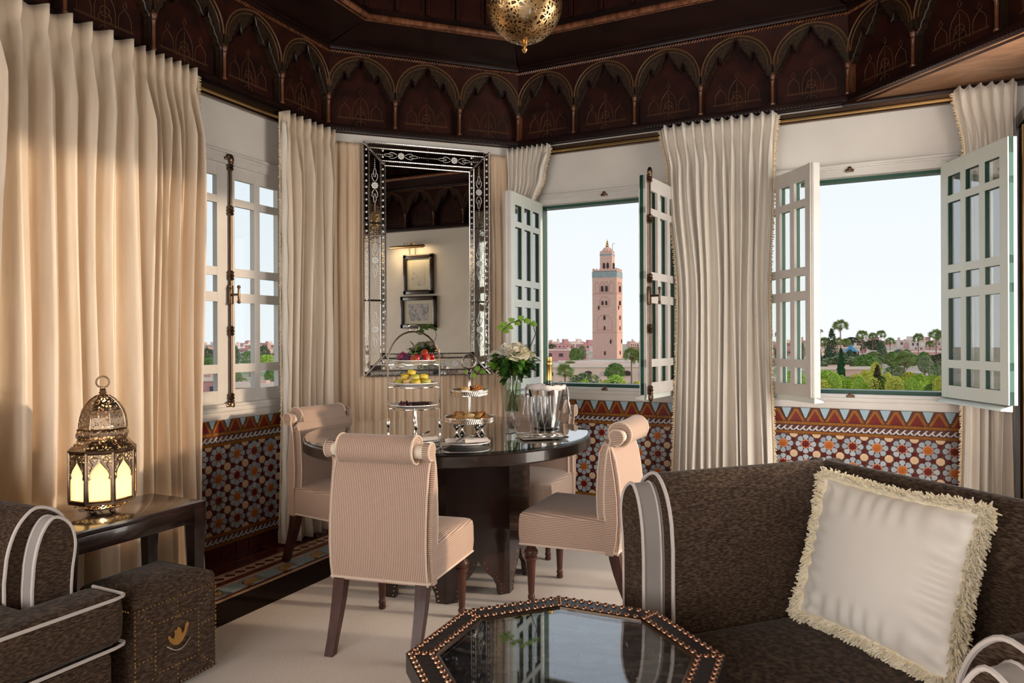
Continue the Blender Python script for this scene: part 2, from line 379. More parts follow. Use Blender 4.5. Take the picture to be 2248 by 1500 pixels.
b = MB(); P = off(.785); b.prism([(x + 1.2, y - 1.0) for x, y in P + [(XE, YR)]], -.02, 0.0); b.build('field', m_carpet, carpet, 0, 'cream wool field')
b = MB(); P, Q = off(.547), off(.785)
for i in range(3): b.prism([(p[0] + 1.2, p[1] - 1.0) for p in (P[i], P[i + 1], Q[i + 1], Q[i])], -.02, -.0005)
b.build('border', m_carpetb, carpet, 0, 'dark brown border')

# ---- zellige dado
P_ = .13
petal = [(-.006, .0285), (-.012, .037), (-.0178, .047), (-.0135, .0575), (0, .0625), (.0135, .0575), (.0178, .047), (.012, .037), (.006, .0285)]
YB, YF = -.004, -.0095
def tmesh(n, poly, m, yf=YF): return MB().prism(poly, YB, yf, 'y').mesh(n, m, 0)
me_petal = [tmesh('petal_tile', petal, g) for g in (g_petal, glaze('slate_glaze', (0.311, 0.358, 0.412), (0.378, 0.419, 0.466)), glaze('pale_grey_blue_glaze', (0.459, 0.506, 0.553), (0.540, 0.567, 0.594)))]
me_c8 = [tmesh('star_centre', star8(.027, .019), g) for g in (g_red, g_orange)]
me_disc = tmesh('peach_ring', star8(.031, .0285, 8, PI / 8), g_peach, YF + .002)
me_st = tmesh('small_star', star8(.0165, .0085, 5, PI / 2), g_red)
me_oct = tmesh('cream_octagon', star8(.0248, .0248, 4, PI / 8), g_cream)
me_octh = tmesh('half_octagon', [(-.0248, .0), (.0248, 0), (.0225, -.012), (.01, -.0235), (-.01, -.0235), (-.0225, -.012)], g_cream)
def stepped(w, h, n, top):
    p = []; 
    for i in range(n):
        x = w / 2 - (w / 2 - top) * i / (n - 1); p += [(x, h * i / n), (x, h * (i + 1) / n)]
    return p + [(-x, z) for x, z in reversed(p)]
me_mer = tmesh('merlon', stepped(.070, .062, 6, .006), g_red); me_merb = tmesh('merlon_outline', stepped(.102, .080, 6, .014), g_ochre, YF + .0015)
me_bt = tmesh('blue_wedge', [(-.030, .087), (.030, .087), (.004, .022), (-.004, .022)], g_blue)
me_ob = tmesh('ochre_brick', [(-.0255, 0), (.0255, 0), (.0255, .0165), (-.0255, .0165)], g_ochre)
me_br1 = tmesh('braid_bar', [(-.022, .000), (-.010, .0), (.021, .031), (.009, .031)], g_white); me_br2 = tmesh('braid_bar', [(-.009, .0), (.004, .0), (-.010, .017), (-.0225, .017)], g_white)
me_bs = tmesh('base_tile', [(-.0485, .002), (.0485, .002), (.0485, .08), (-.0485, .08)], glaze('liver_red_glaze', (0.115, 0.019, 0.015), (0.081, 0.015, 0.012)))
def dado(name, loc, rz, x0, x1, v0, v1, zmin, label):
    """x0..x1 full extent, pieces of v0..v1 above zmin stand singly, the rest is joined"""
    root = struct(thing(name, loc=(*loc, 0), rz=rz), label, 'tile panel')
    b = MB().b2((x0, YB, 0), (x1, .0, .8515)); b.build('tile_bed', g_grout, root, 0)
    rest = {}
    def put(nm, me, x, z, ry=0.0):
        if v0 <= x <= v1 and z >= zmin: place(nm, me, root, (x, 0, z), (0, ry, 0))
        else:
            k = me.name; e = rest.setdefault(k, (nm, me, MB()))[2]
            e.add([v.co[:] for v in me.vertices], [tuple(p.vertices) for p in me.polygons], 0, Matrix.Translation((x, 0, z)) @ Matrix.Rotation(ry, 4, 'Y'))
    r = random.Random(hash(name) % 97 if False else len(label))
    nc = int((x1 - x0) / P_)
    for i in range(nc):
        cx = x0 + (i + .5) * (x1 - x0) / nc
        for j in range(4):
            cz = .681 - P_ * (j + .5)
            for k in range(8): put('petal_tile', me_petal[r.choice((0, 0, 1, 2))], cx, cz, k * PI / 4)
            put('peach_ring', me_disc, cx, cz); put('star_centre', me_c8[(i + j) % 2], cx, cz)
            ex = cx + P_ / 2
            if i < nc - 1:
                for q in (-1, 1): put('small_star', me_st, ex, cz + q * .0275)
                if j < 3: put('cream_octagon', me_oct, ex, cz - P_ / 2)
                else: put('half_octagon', me_octh, ex, cz - P_ / 2, PI)
                if j == 0: put('half_octagon', me_octh, ex, cz + P_ / 2)
            if j < 3:
                for q in (-1, 1): put('small_star', me_st, cx + q * .0275, cz - P_ / 2)
    nm = int((x1 - x0) / .111)
    for i in range(nm):
        x = x0 + .0555 + i * (x1 - x0 - .111) / max(1, nm - 1)
        put('merlon_outline', me_merb, x, .764); put('merlon', me_mer, x, .764)
        if i < nm - 1: put('blue_wedge', me_bt, x + .5 * (x1 - x0 - .111) / max(1, nm - 1), .764)
    for z in (.743, .682, .143, .0845):
        nb = int((x1 - x0) / .0525)
        for i in range(nb): put('ochre_brick', me_ob, x0 + (i + .5) * (x1 - x0) / nb, z)
    for z in (.704, .106):
        nb = int((x1 - x0) / .0375)
        for i in range(nb):
            x = x0 + (i + .5) * (x1 - x0) / nb; put('braid_bar', me_br1, x, z); put('braid_bar', me_br2, x + .019, z)
    nb = int((x1 - x0) / .1)
    for i in range(nb): put('base_tile', me_bs, x0 + (i + .5) * (x1 - x0) / nb, 0)
    for k, (nm, me, e) in rest.items():
        o = e.build('tile_field', me.materials[0], root, 0); o['kind'] = 'stuff'
dado('trim_1', (XA, 0), RZ['A'], 2.36, 3.74, 2.76, 3.56, .0, 'coloured mosaic tile panel under the closed left window')
dado('trim_2', (0, YC), 0.0, -2.30, -1.04, -1.97, -1.12, .10, 'coloured mosaic tile panel under the window with the minaret')
dado('trim_3', (0, YC), 0.0, -.62, .76, -.56, .62, .33, 'coloured mosaic tile panel under the garden window')

# ---- windows
def window(name, label, loc, rz, hole, leaves, green=True, bolts=(), refl=()):
    x0, x1, z0, z1 = hole
    root = struct(thing(name, loc=(*loc, 0), rz=rz), label, 'window')
    b = MB()
    for x, y in ((x0 - .05, x0 + .012), (x1 - .012, x1 + .05)): b.b2((x, -.014, z0 - .02), (y, .10, z1 + .02))
    b.b2((x0 - .05, -.014, z1 - .012), (x1 + .05, .10, z1 + .05)); b.build('window_frame', m_white, root, 0)
    b = MB(); b.rbox(((x0 + x1) / 2, -.012, z1 + .058), (x1 - x0 + .14, .03, .02), .006); b.rbox(((x0 + x1) / 2, -.007, z1 + .032), (x1 - x0 + .12, .022, .012), .004)
    b.build('head_moulding', m_white, root)
    b = MB(); b.rbox(((x0 + x1) / 2, .04, z0 - .0485), (x1 - x0 + .14, .13, .097), .012); b.rbox(((x0 + x1) / 2, -.018, z0 - .035), (x1 - x0 + .14, .03, .03), .008)
    b.build('window_sill', m_white, root)
    if green:
        b = MB()
        b.b2((x0, .05, z1 - .03), (x1, .13, z1)); b.b2((x0, .03, z0), (x1, .14, z0 + .022))
        b.b2((x0 + .012, .05, z0), (x0 + .03, .13, z1)); b.b2((x1 - .03, .05, z0), (x1 - .012, .13, z1)); b.build('green_rebate', m_green, root, 0)
    for z in ((z1 + .02), (z0 - .014)):
        b = MB(); b.rbox(((x0 + x1) / 2, -.02, z), (.05, .018, .018), .004); b.ball(((x0 + x1) / 2, -.022, z + .012), (.014, .01, .014), 8, 6); b.build('bolt_keeper', m_bronze, root)
    H = z1 - z0; rows = [.073, .113, .044, .383, .049, .107, .043, .389, .037, .126, .086]; kz = H / sum(rows)
    for li, (hx, side, w, ang) in enumerate(leaves):
        st = .062; mu = .036; pw = (w - 2 * st - 2 * mu) / 3; X = [st, st + pw, st + pw + mu, st + 2 * pw + mu, st + 2 * pw + 2 * mu, w - st]; Z = [0]
        for r in rows: Z.append(Z[-1] + r * kz)
        def grid(y0, y1, e, m, nm, parent):
            b = MB(); s = side
            for a, c in ((0, X[0] + e), (X[1] - e, X[2] + e), (X[3] - e, X[4] + e), (X[5] - e, w)): b.b2((s * a, y0, 0), (s * c, y1, H))
            for i in range(0, 11, 2): b.b2((0, y0 + .0008, Z[i] - (e if i else 0)), (s * w, y1 - .0008, Z[i + 1] + (e if i < 10 else 0)))
            return b.build(nm, m, parent, 0)
        leaf = grid(0, .018, .004, m_white, 'casement', root); leaf.location = (hx, .0, z0); leaf.rotation_euler = (0, 0, -side * ang)
        grid(.018, .042, 0.0, m_green if green else m_white, 'glazing_bars', leaf)
        if green: grid(.042, .048, .003, m_greenpale, 'outer_face', leaf)
        if green: 
            b = MB(); b.prism([(.02, 0), (.075, -.02), (.085, -.03), (.02, -.035)], side * .01, side * (w - .01), 'x'); b.build('drip_rail', m_greenpale, leaf, 0)
        if green and li == 0:
            b = MB(); b.rbox((side * (w + .004), .022, H / 2), (.012, .054, H), .004); b.rbox((side * (w - .012), -.006, H / 2), (.030, .014, H), .005); b.rbox((side * (w + .008), .010, H / 2), (.014, .02, H), .005); b.build('meeting_stile', m_white, leaf)
        cache = {}
        for i in range(3):
            for j in range(5):
                xa, xb = X[2 * i], X[2 * i + 1]; za, zb = Z[2 * j + 1], Z[2 * j + 2]; key = j % 2
                if key not in cache or True:
                    k2 = round(zb - za, 4)
                    if k2 not in cache: cache[k2] = MB().box((0, 0, 0), (xb - xa + .01, .004, zb - za + .01)).mesh('pane', m_glassr if li in refl else m_glass, 0)
                place('pane', cache[k2], leaf, (side * (xa + xb) / 2, .028, (za + zb) / 2))
        if li in bolts:
            x = side * (w - .022); b = MB()
            b.tube([(x, -.016, -.02), (x, -.016, H + .03)], .0085, 8)
            for z in (.03, H * .30, H * .53, H * .80, H - .02): b.lathe([(.010, -.03), (.019, -.02), (.014, -.008), (.021, 0), (.014, .008), (.019, .02), (.010, .03)], 10, 0, Matrix.Translation((x, -.016, z)))
            for z, q in ((-.015, 1), (H + .02, 1)): b.ball((x, -.018, z), (.02, .016, .03), 10, 8)
            b.rbox((x, -.012, H * .45), (.036, .02, .12), .008); b.build('cremone_bolt', m_bronze, leaf)
            b = MB(); b.tube([(x, -.02, H * .45), (x, -.075, H * .45)], .007, 8); b.rbox((x + side * .0, -.08, H * .45), (.012, .014, .085), .005); b.ball((x, -.08, H * .45 + .045), .011, 8, 6); b.ball((x, -.08, H * .45 - .045), .011, 8, 6)
            b.build('handle', m_bronze, leaf)
    return root
D = math.radians
window('window_1', 'closed white casement window between the two left curtains', (XA, 0), RZ['A'], WA, [(WA[0], 1, .69, 0), (WA[1], -1, .69, 0)], False, (1,))
window('window_2', 'open white and green casement window framing the minaret', (0, YC), 0.0, WC1, [(WC1[0], 1, .555, D(90)), (WC1[1], -1, .60, D(82))], True, (1,), (0,))
window('window_3', 'open white and green casement window over the palm garden', (0, YC), 0.0, WC2, [(WC2[0], 1, .56, D(53)), (WC2[1], -1, .60, D(114))], True, (), (1,))
# garden door on the right; unseen rear wall windows, added for the fill light
d1 = struct(thing('door_1', loc=(XE, 4.62, 0)), 'dark wooden casing of the door at the right edge', 'door')
b = MB(); b.b2((-.20, -.20, 0), (0, .24, 2.55)); b.b2((-.21, -.21, 2.50), (0, .25, 2.57)); b.build('casing', m_walnut, d1, 0)
b = MB(); b.tube([(-.205, -.12, .05), (-.205, -.12, 2.48)], .006, 6); b.build('beading', m_brass, d1); b = MB(); b.tube([(-.205, .10, .05), (-.205, .10, 2.48)], .006, 6); b.build('beading', m_brass, d1)
b = MB(); b.b2((-.01, -1.90, 0), (.10, -1.84, 2.78)); b.b2((-.01, -1.9, 2.72), (.10, -.2, 2.78)); b.build('door_frame', m_walnut, d1, 0)
for nm, xa, xb, lab in (('added_window_4', .50, 2.25, 'unseen rear window added for fill light, nearer the picture wall'), ('added_window_5', 2.60, 4.35, 'unseen rear window added for fill light, nearer the left sofa')):
    w_ = struct(thing(nm, loc=(XE + .22, YR, 0), rz=PI), lab, 'window'); b = MB()
    for x in (xa, (xa + xb) / 2 - .03, xb - .06): b.b2((x, 0, .35), (x + .06, .08, 2.55))
    for z in (.35, 1.55, 2.49): b.b2((xa, .005, z), (xb, .075, z + .06))
    b.build('window_frame', m_white, w_, 0)

# ---- carved frieze and coffered octagon
Ax, Ex, Cy, Gy = -3.35, 1.025, 4.937, .095
OCT = [(Ax, 1.12), (Ax, 3.912), (-2.325, Cy), (0.0, Cy), (Ex, 3.912), (Ex, 1.12), (0.0, Gy), (-2.325, Gy)]
NAR = [6, 3, 5, 3, 6, 3, 5, 3]
w0 = .465; HP = .50; Z0 = .045
half = [(.035, 0), (.035, .175), (.05, .20), (.085, .213), (.10, .245), (.135, .262), (.15, .29), (.185, .305), (.20, .335), (.222, .345), (.235, .378), (.252, .394), (.275, .38), (.288, .35), (.31, .338), (.335, .355), (.36, .385), (.40, .403), (.42, .43), (.45, .443), (.462, .474), (.48, .492), (.5, .498)]
opening = [(x * w0, Z0 + z * .96) for x, z in half] + [((1 - x) * w0, Z0 + z * .96) for x, z in reversed(half[:-1])]
arch = arcpts(w0 / 2, .315, .226, 180, 0, 18)
me_cusp = MB().prism([(.004, Z0)] + [(.004, .315)] + arch[1:-1] + [(w0 - .004, .315), (w0 - .004, Z0)] + opening[::-1], -.030, .020, 'y').mesh('arch_panel', m_friezep, 0)
me_span = MB().prism([(0, .30), (0, .55), (w0, .55), (w0, .30)] + arch[::-1], -.036, .020, 'y').mesh('spandrel', m_frieze, 0)
b = MB(); b.tube([(x, -.030, z) for x, z in opening], .0075, 6); me_lip = b.mesh('arch_moulding', m_friezed)
b = MB(); b.tube([(x, -.037, z) for x, z in arch], .0055, 5); b.tube([(w0 / 2 + (x - w0 / 2) * .90, -.032, .315 + (z - .315) * .90) for x, z in arch], .003, 5); me_vol = b.mesh('archivolt', m_goldline)
b = MB()
def ogee(cx, z, w, h):
    return [(cx - w, z), (cx - w, z + h * .45), (cx - w * .8, z + h * .7), (cx - w * .35, z + h * .9), (cx, z + h), (cx + w * .35, z + h * .9), (cx + w * .8, z + h * .7), (cx + w, z + h * .45), (cx + w, z)]
for cx, z, w, h in ((.125, .115, .036, .10), (.34, .115, .036, .10), (w0 / 2, .10, .055, .17), (w0 / 2, .115, .034, .05)):
    b.tube([(x, +.018, q) for x, q in ogee(cx, z, w, h)], .0016, 4)
for cx, z in ((.125, .225), (.34, .225), (w0 / 2, .29)): b.tube([(cx, +.018, z - .01), (cx - .012, +.018, z + .01), (cx, +.018, z + .035), (cx + .012, +.018, z + .01)], .0016, 4, True)
b.tube([(.075, +.018, .115), (.39, +.018, .115)], .0016, 4); b.tube([(.075, +.018, .108), (.39, +.018, .108)], .0016, 4)
b.tube([(x, +.018, z) for x, z in arcpts(w0 / 2, .165, .026, 0, 330, 11)], .0016, 4, True); b.tube([(w0 / 2, +.018, .06), (w0 / 2, +.018, .25)], .0016, 4)
b.tube([(x, +.018, z) for x, z in arcpts(w0 / 2, .06, .035, 0, 180, 8)], .0016, 4)
me_orn = b.mesh('painted_ornament', m_goldline, 0)
b = MB(); b.lathe([(.014, 0), (.016, .01), (.010, .02), (.0105, .15), (.015, .158), (.011, .166), (.017, .178), (.019, .195), (.012, .20)], 10, 0, Matrix.Translation((0, -.035, Z0))); b.b2((-.012, -.03, Z0), (.012, .02, .26)); me_coln = b.mesh('colonnette', m_ridge)
b = MB(); b.b2((-.085, -.012, 0), (.085, 0, .52)); 
for q in (-1, 1): b.tube([(q * .10, -.02, 0), (q * .10, -.02, .52)], .012, 8)
b.tube([(x * .7, -.014, .03 + z * 2.4) for x, z in ogee(0, 0, .09, .19)], .004, 5); me_up = b.mesh('upper_panel', m_frieze)
SH = math.tan(PI / 8)
for i in range(8):
    p, q = OCT[i], OCT[(i + 1) % 8]; L = math.dist(p, q); n = NAR[i]; w = L / n; rz = math.atan2(q[1] - p[1], q[0] - p[0])
    names = ['left wall', 'mirror wall', 'window wall', 'near corner beside the garden window', 'picture wall', 'rear right corner', 'rear side', 'rear left corner']
    t = struct(thing('trim_%d' % (i + 4), loc=(*p, ZS), rz=rz), 'carved dark red cedar frieze of cusped arches over the ' + names[i], 'frieze')
    MB().b2((-.015, .020, 0), (L + .015, .05, .60)).build('backboard', m_frieze, t, 0)
    b = MB(); b.rbox((L / 2, -.02, .022), (L, .05, .044), .008); b.rbox((L / 2, -.030, .032), (L + .01, .02, .012), .004)
    b.build('base_moulding', m_friezed, t)
    b = MB()
    for k in range(int(L / .022)): b.b2((.004 + k * .022, -.052, .0), (.016 + k * .022, -.040, .012))
    b.build('dentils', m_friezed, t, 0)
    b = MB()
    for k in range(int(L / .019)): b.tube([(.004 + k * .019, -.042, .548), (.020 + k * .019, -.042, .563)], .0065, 5)
    b.build('rope_moulding', m_ridge, t)
    b = MB(); b.rbox((L / 2, -.03, .585), (L, .06, .036), .008); b.tube([(.02, -.062, .602), (L - .02, -.062, .602)], .006, 6); b.build('cornice', m_friezed, t)
    for k in range(n):
        for nm, me in (('arch_panel', me_cusp), ('spandrel', me_span), ('arch_moulding', me_lip), ('archivolt', me_vol), ('painted_ornament', me_orn)):
            place(nm, me, t, (k * w, 0, 0), (0, 0, 0), (w / w0, 1, 1))
        if k: place('colonnette', me_coln, t, (k * w, 0, 0))
    place('colonnette', me_coln, t, (.012, -.005, 0))
    D_ = .54
    MB().prism([(-.02, .03), (L + .02, .03), (L - D_ * SH, -D_), (D_ * SH, -D_)], .603, .63).build('soffit_board', m_friezed, t, 0)
    b = MB(); b.tube([(D_ * SH - .006, -D_, .608), (L - D_ * SH + .006, -D_, .608)], .019, 10); b.tube([(D_ * SH - .02, -D_ + .04, .602), (L - D_ * SH + .02, -D_ + .04, .602)], .006, 6); b.build('edge_moulding', m_ridge, t)
    d2 = .50; MB().b2((d2 * SH - .02, -d2, .62), (L - d2 * SH + .02, -d2 + .03, 1.30)).build('upper_board', m_friezed, t, 0)
    Lu = L - 2 * d2 * SH; nu = max(2, round(Lu / .215))
    for k in range(nu): place('upper_panel', me_up, t, (d2 * SH + (k + .5) * Lu / nu, -d2, .68))
cl = MB(); cl.prism([(x, y) for x, y in OCT], 4.06, 4.12); struct(cl.build('ceiling', m_friezed, None, 0), 'dark panelled cedar ceiling above the brass lamp', 'ceiling')
ce = bpy.data.objects['ceiling']
for poly in ([(0, YC), (0, Cy), (Ex, 3.912), (XE, 3.912), (XE, YC)], [(XE, 1.12), (Ex, 1.12), (0, Gy), (0, YR), (XE, YR)], [(0, Gy), (-2.325, Gy), (-2.325, YR), (0, YR)], [(-2.325, Gy), (Ax, 1.12), (XA, 1.12), (XA, YR), (-2.325, YR)]):
    MB().prism(poly, ZS + .002, ZS + .05).build('soffit_panel', m_soffit, ce, 0, 'honey coloured painted wood soffit')
# bead edging under the soffit along the window wall
b = MB(); b.rbox((.5, YC - .03, ZS - .012), (1.1, .06, .03), .008); b.build('soffit_moulding', m_friezed, ce)

# ================================================================ curtains
def curtain(name, label, loc, rz, ctrl, y0, amp, bounds, m, seed=1, pinch=True, fringe=(), lining=None, group='silk curtains of the bay'):
    """ctrl: (z, x0, x1) from top to bottom in wall coordinates; bounds: relative fold widths"""
    r = random.Random(seed); root = thing(name, label, 'curtain', (*loc, 0), rz, group)
    tot = sum(bounds); edges = [0]
    for q in bounds: edges.append(edges[-1] + q / tot)
    nf = len(bounds); K = 18; ztop, zbot = ctrl[0][0], ctrl[-1][0]
    A = [r.uniform(.65, 1.2) for _ in bounds]; PH = [r.uniform(0, 6.28) for _ in bounds]; SK = [r.uniform(-.18, .18) for _ in bounds]
    zs = [ztop, ztop - .03, ztop - .06, ztop - .09, ztop - .11, ztop - .13, ztop - .16, ztop - .21, ztop - .28, ztop - .38]
    zz = ztop - .5
    while zz > zbot + .02: zs.append(zz); zz -= .11
    zs.append(zbot)
    def lim(z):
        for (za, a0, a1), (zb, b0, b1) in zip(ctrl, ctrl[1:]):
            if za >= z >= zb: 
                t = (za - z) / (za - zb); t = t * t * (3 - 2 * t); return a0 + (b0 - a0) * t, a1 + (b1 - a1) * t
        return ctrl[-1][1], ctrl[-1][2]
    def pnt(k, f, z):
        x0, x1 = lim(z); h = ztop - z
        t = edges[k] + f * (edges[k + 1] - edges[k]); wf = (x1 - x0) * (edges[k + 1] - edges[k])
        ff = f + SK[k] * math.sin(PI * f) * sm(.2, 1.2, h)
        body = (.5 - .5 * math.cos(2 * PI * ff)) ** .85 * amp * A[k] * (1 + .12 * math.sin(z * 2.2 + PH[k]))
        body = body * .82 + amp * .22 * A[k] * (.5 - .5 * math.cos(4 * PI * ff + PH[k])) * math.sin(PI * f)
        body *= min(1.25, wf / .085 + .35)
        if pinch:
            wid = .085 + .10 * (1 - sm(0, .10, h)) + .33 * sm(.12, .5, h)
            head = math.exp(-((f - .5) / wid) ** 2) * (.060 - .012 * math.exp(-((h - .11) / .03) ** 2)) * min(1.2, wf / .07)
            w_ = sm(.10, .42, h)
        else:
            head = .012 * math.sin(f * PI) ; w_ = sm(.02, .22, h) * .85 + .15
        d = head * (1 - w_) + body * w_
        sway = .012 * math.sin(z * 1.7 + PH[k]) * math.sin(PI * f) * sm(.15, .8, h)
        flare = 0.02 * sm(.25, 0, z - zbot) * r_flare[k]
        top = (.012 * math.cos((f - .5) * PI) if pinch else 0) if h < .001 else 0
        return (x0 + (x1 - x0) * t + sway, y0 - d - flare, z + top)
    r_flare = [r.uniform(-.5, 1) for _ in bounds]
    rows = []
    for z in zs:
        row = []
        for k in range(nf):
            for j in range(K): row.append(pnt(k, j / K, z))
        row.append(pnt(nf - 1, 1.0, z)); rows.append(row)
    b = MB(); b.sheet(rows); o = b.build('drape', m, root, 80)
    sd = o.modifiers.new('cloth', 'SOLIDIFY'); sd.thickness = .003
    for side in fringe:
        b = MB(); k, f = (0, 0.0) if side < 0 else (nf - 1, 1.0); z = ztop - .02; pts = []
        while z > zbot + .02:
            p = pnt(k, f, z); pts.append((p[0] + side * .004, p[1] - .012, z)); z -= .03
        b.tube(pts, .006, 6)
        for p, q in zip(pts, pts[1:]):
            for e in range(2):
                u = e / 2; c = [p[i] + (q[i] - p[i]) * u for i in range(3)]
                b.tube([c, (c[0] + side * r.uniform(.010, .018), c[1] - r.uniform(0, .012), c[2] - r.uniform(.0, .014))], [.006, .004], 4)
        b.build('fringe_trim', m_fringe, root)
    if pinch:
        b = MB()
        for k in range(nf):
            p = pnt(k, .5, ztop - .01); b.tube([(p[0], y0 + .012, ztop - .02), (p[0], y0 + .012, ztop + .012), (p[0], y0 - .01, ztop + .02)], .0025, 4)
        b.build('curtain_hooks', m_bronze, root)['kind'] = 'stuff'
    if lining:
        b = MB(); rows = []
        for z in zs[2:]:
            x0, x1 = lim(z); xx = x0 if lining < 0 else x1
            rows.append([(xx + lining * (.005 - .045 * q / 4), y0 - .020 - .028 * math.sin(PI * q / 4) - .006 * math.sin(z * 17 + q), z) for q in range(5)])
        b.sheet(rows); lo = b.build('lining', m_silk2, root, 80); lo.modifiers.new('cloth', 'SOLIDIFY').thickness = .003
    return root
LA = (XA, 0); LC = (0, YC)
curtain('curtain', 'widest champagne silk curtain, behind the brass table lantern', LA, RZ['A'], [(2.80, .55, 2.755), (1.5, .55, 2.745), (.015, .55, 2.74)], -.10, .100,
        [1.3, .9, 1.1, .7, 1.2, .8, 1.0, 1.3, .7, 1.1, .8, 1.2, .9, 1.0, .75, 1.1, .9, .55, .5, .5, .45, .5, .45, .5], m_silk, 3, True, (1,))
curtain('curtain', 'champagne silk curtain hanging between the closed window and the mirror', LA, RZ['A'], [(2.765, 3.385, 3.90), (1.5, 3.385, 3.88), (.9, 3.39, 3.86), (.015, 3.37, 3.86)], -.10, .07,
        [1, .8, .9, 1, .8, .9, 1, .8], m_silk, 8, True, (-1,), -1)
curtain('wall_drape', 'apricot gathered silk drape lining the corner wall behind the mirror', (XA, 3.927), RZ['B'], [(2.73, .03, 1.45), (1.2, .03, 1.45), (.015, .03, 1.45)], -.014, .026,
        [1] * 24, m_silkp, 21, False)
curtain('curtain', 'ivory silk curtain pulled aside between the mirror and the minaret window', LC, 0, [(2.765, -2.40, -2.03), (2.55, -2.39, -2.08), (2.25, -2.40, -2.20), (1.2, -2.42, -2.20), (.015, -2.43, -2.16)], -.10, .05,
        [1] * 9, m_silk2, 11, True, (1,), 1)
curtain('curtain', 'ivory silk curtain hanging between the two open windows', LC, 0, [(2.765, -1.19, -.43), (2.45, -1.14, -.455), (1.6, -1.075, -.485), (.015, -1.12, -.45)], -.12, .075,
        [1, .9, 1.1, .9, 1, 1.1, .9, 1, .9, 1.1, 1, .9], m_silk2, 14, True, (-1, 1))
curtain('curtain', 'ivory silk curtain at the right edge beside the dark door casing', LC, 0, [(2.765, .545, .855), (2.4, .60, .845), (1.0, .585, .84), (.015, .57, .84)], -.10, .06,
        [1, .9, 1.1, 1, .9, 1], m_silk2, 17, True, (-1,))
# rails
def rail(label, loc, rz, x0, x1, y, z):
    t = thing('curtain_rail', label, 'curtain rail', (*loc, z), rz)
    b = MB(); b.tube([(x0, y, 0), (x1, y, 0)], .011, 10); b.build('brass_rod', m_brass, t)
    b = MB(); b.b2((x0 - .02, y + .035, -.012), (x1 + .02, y + .06, .016)); b.b2((x0 - .02, y + .02, .02), (x1 + .02, y + .07, .045)); b.build('track', m_bronze, t, 0)
    b = MB()
    for x in (x0, x1): b = MB(); b.lathe([(.0, -.03), (.014, -.025), (.018, -.01), (.012, 0), (.016, .01), (.0, .02)], 10, 0, Matrix.Translation((x, y, 0)) @ Matrix.Rotation(PI / 2, 4, 'Y')); b.build('finial', m_brass, t)
rail('brass curtain rail over the closed left window', LA, RZ['A'], .6, 3.88, -.085, 2.735)
rail('brass curtain rail over the two open windows', LC, 0, -2.25, .80, -.075, 2.725)

# ================================================================ mirror on the angled wall
mr = thing('etched_mirror', 'tall wall mirror with a wide flowered mirror-glass border, in the room corner', 'mirror', (-2.8375 + .0354 + .0, 4.4245 + .0, 0), RZ['B'])
bc = ((XA + (YC - KB)) / 2, (3.927 + YC) / 2); mr.location = (bc[0], bc[1], 1.043); mr.rotation_euler = (0, 0, RZ['B'])
MW, MH = .948, 1.692; yb = -.060
piv = Matrix.Rotation(D(.3), 4, 'X')            # hangs with the top leaning slightly out
MB().b2((-MW / 2 + .01, yb + .012, .01), (MW / 2 - .01, yb + .03, MH - .01)).build('backing_board', m_walnut, mr, 0)
b = MB(); iw, ih = .315, .165
b.add([(-iw, yb - .004, ih), (iw, yb - .004, ih), (iw, yb - .004, MH - ih), (-iw, yb - .004, MH - ih)], [(0, 1, 2, 3)]); b.b2((-iw, yb + .0, ih), (iw, yb + .010, MH - ih))
cg = b.build('mirror_plate', m_mirror, mr, 0); cg.rotation_euler = (D(.28), 0, 0)
def strip(x0, x1, z0, z1, tilt, ax, m=None):
    """one bevelled mirror strip; ax 'v' tilts about z, 'h' tilts about x"""
    w, h = x1 - x0, z1 - z0; e = .004; b = MB(); t = math.tan(tilt)
    def y(x, z): return yb - .004 - ((x * t) if ax == 'v' else (z * t))
    F = [(-w / 2, -h / 2), (w / 2, -h / 2), (w / 2, h / 2), (-w / 2, h / 2)]; I = [(-w / 2 + e, -h / 2 + e), (w / 2 - e, -h / 2 + e), (w / 2 - e, h / 2 - e), (-w / 2 + e, h / 2 - e)]
    v = [(x, yb + .012, z) for x, z in F] + [(x, y(x, z) + .003, z) for x, z in F] + [(x, y(x, z), z) for x, z in I]
    f = [(i, (i + 1) % 4, 4 + (i + 1) % 4, 4 + i) for i in range(4)] + [(4 + i, 4 + (i + 1) % 4, 8 + (i + 1) % 4, 8 + i) for i in range(4)] + [(8, 9, 10, 11)]
    b.add(v, f); o = b.build('mirror_strip', m or m_mirrorold, mr, 0); o.location = ((x0 + x1) / 2, 0, (z0 + z1) / 2); return o
hw = MW / 2; VZ = [.03, .55, 1.11, MH - .03]
for s in (-1, 1):
    for za, zb in zip(VZ, VZ[1:]):
        for xa, xb, tl in ((.435, .470, 4), (.352, .431, .6), (.318, .348, -4)):
            a_, b_ = (xa, xb) if s > 0 else (-xb, -xa)
            z0_, z1_ = max(za, .03 if xa > .43 else (.075 if xa > .35 else ih)), min(zb, MH - (.03 if xa > .43 else (.075 if xa > .35 else ih)))
            strip(a_, b_, z0_ + .003, z1_ - .003, D(tl) * s * -1, 'v')
for s, zc in ((-1, 0), (1, MH)):
    for xa, xb in ((-.432, -.002), (.002, .432)):
        for d0, d1, tl in ((.004, .040, 4), (.044, .128, .6), (.132, .162, -4)):
            xx = .43 if d0 < .04 else (.35 if d0 < .1 else .318); a_, b_ = max(xa, -xx), min(xb, xx)
            z0_, z1_ = (zc + d0, zc + d1) if s < 0 else (zc - d1, zc - d0)
            strip(a_, b_, z0_, z1_, D(tl) * s * -1, 'h')
b = MB()
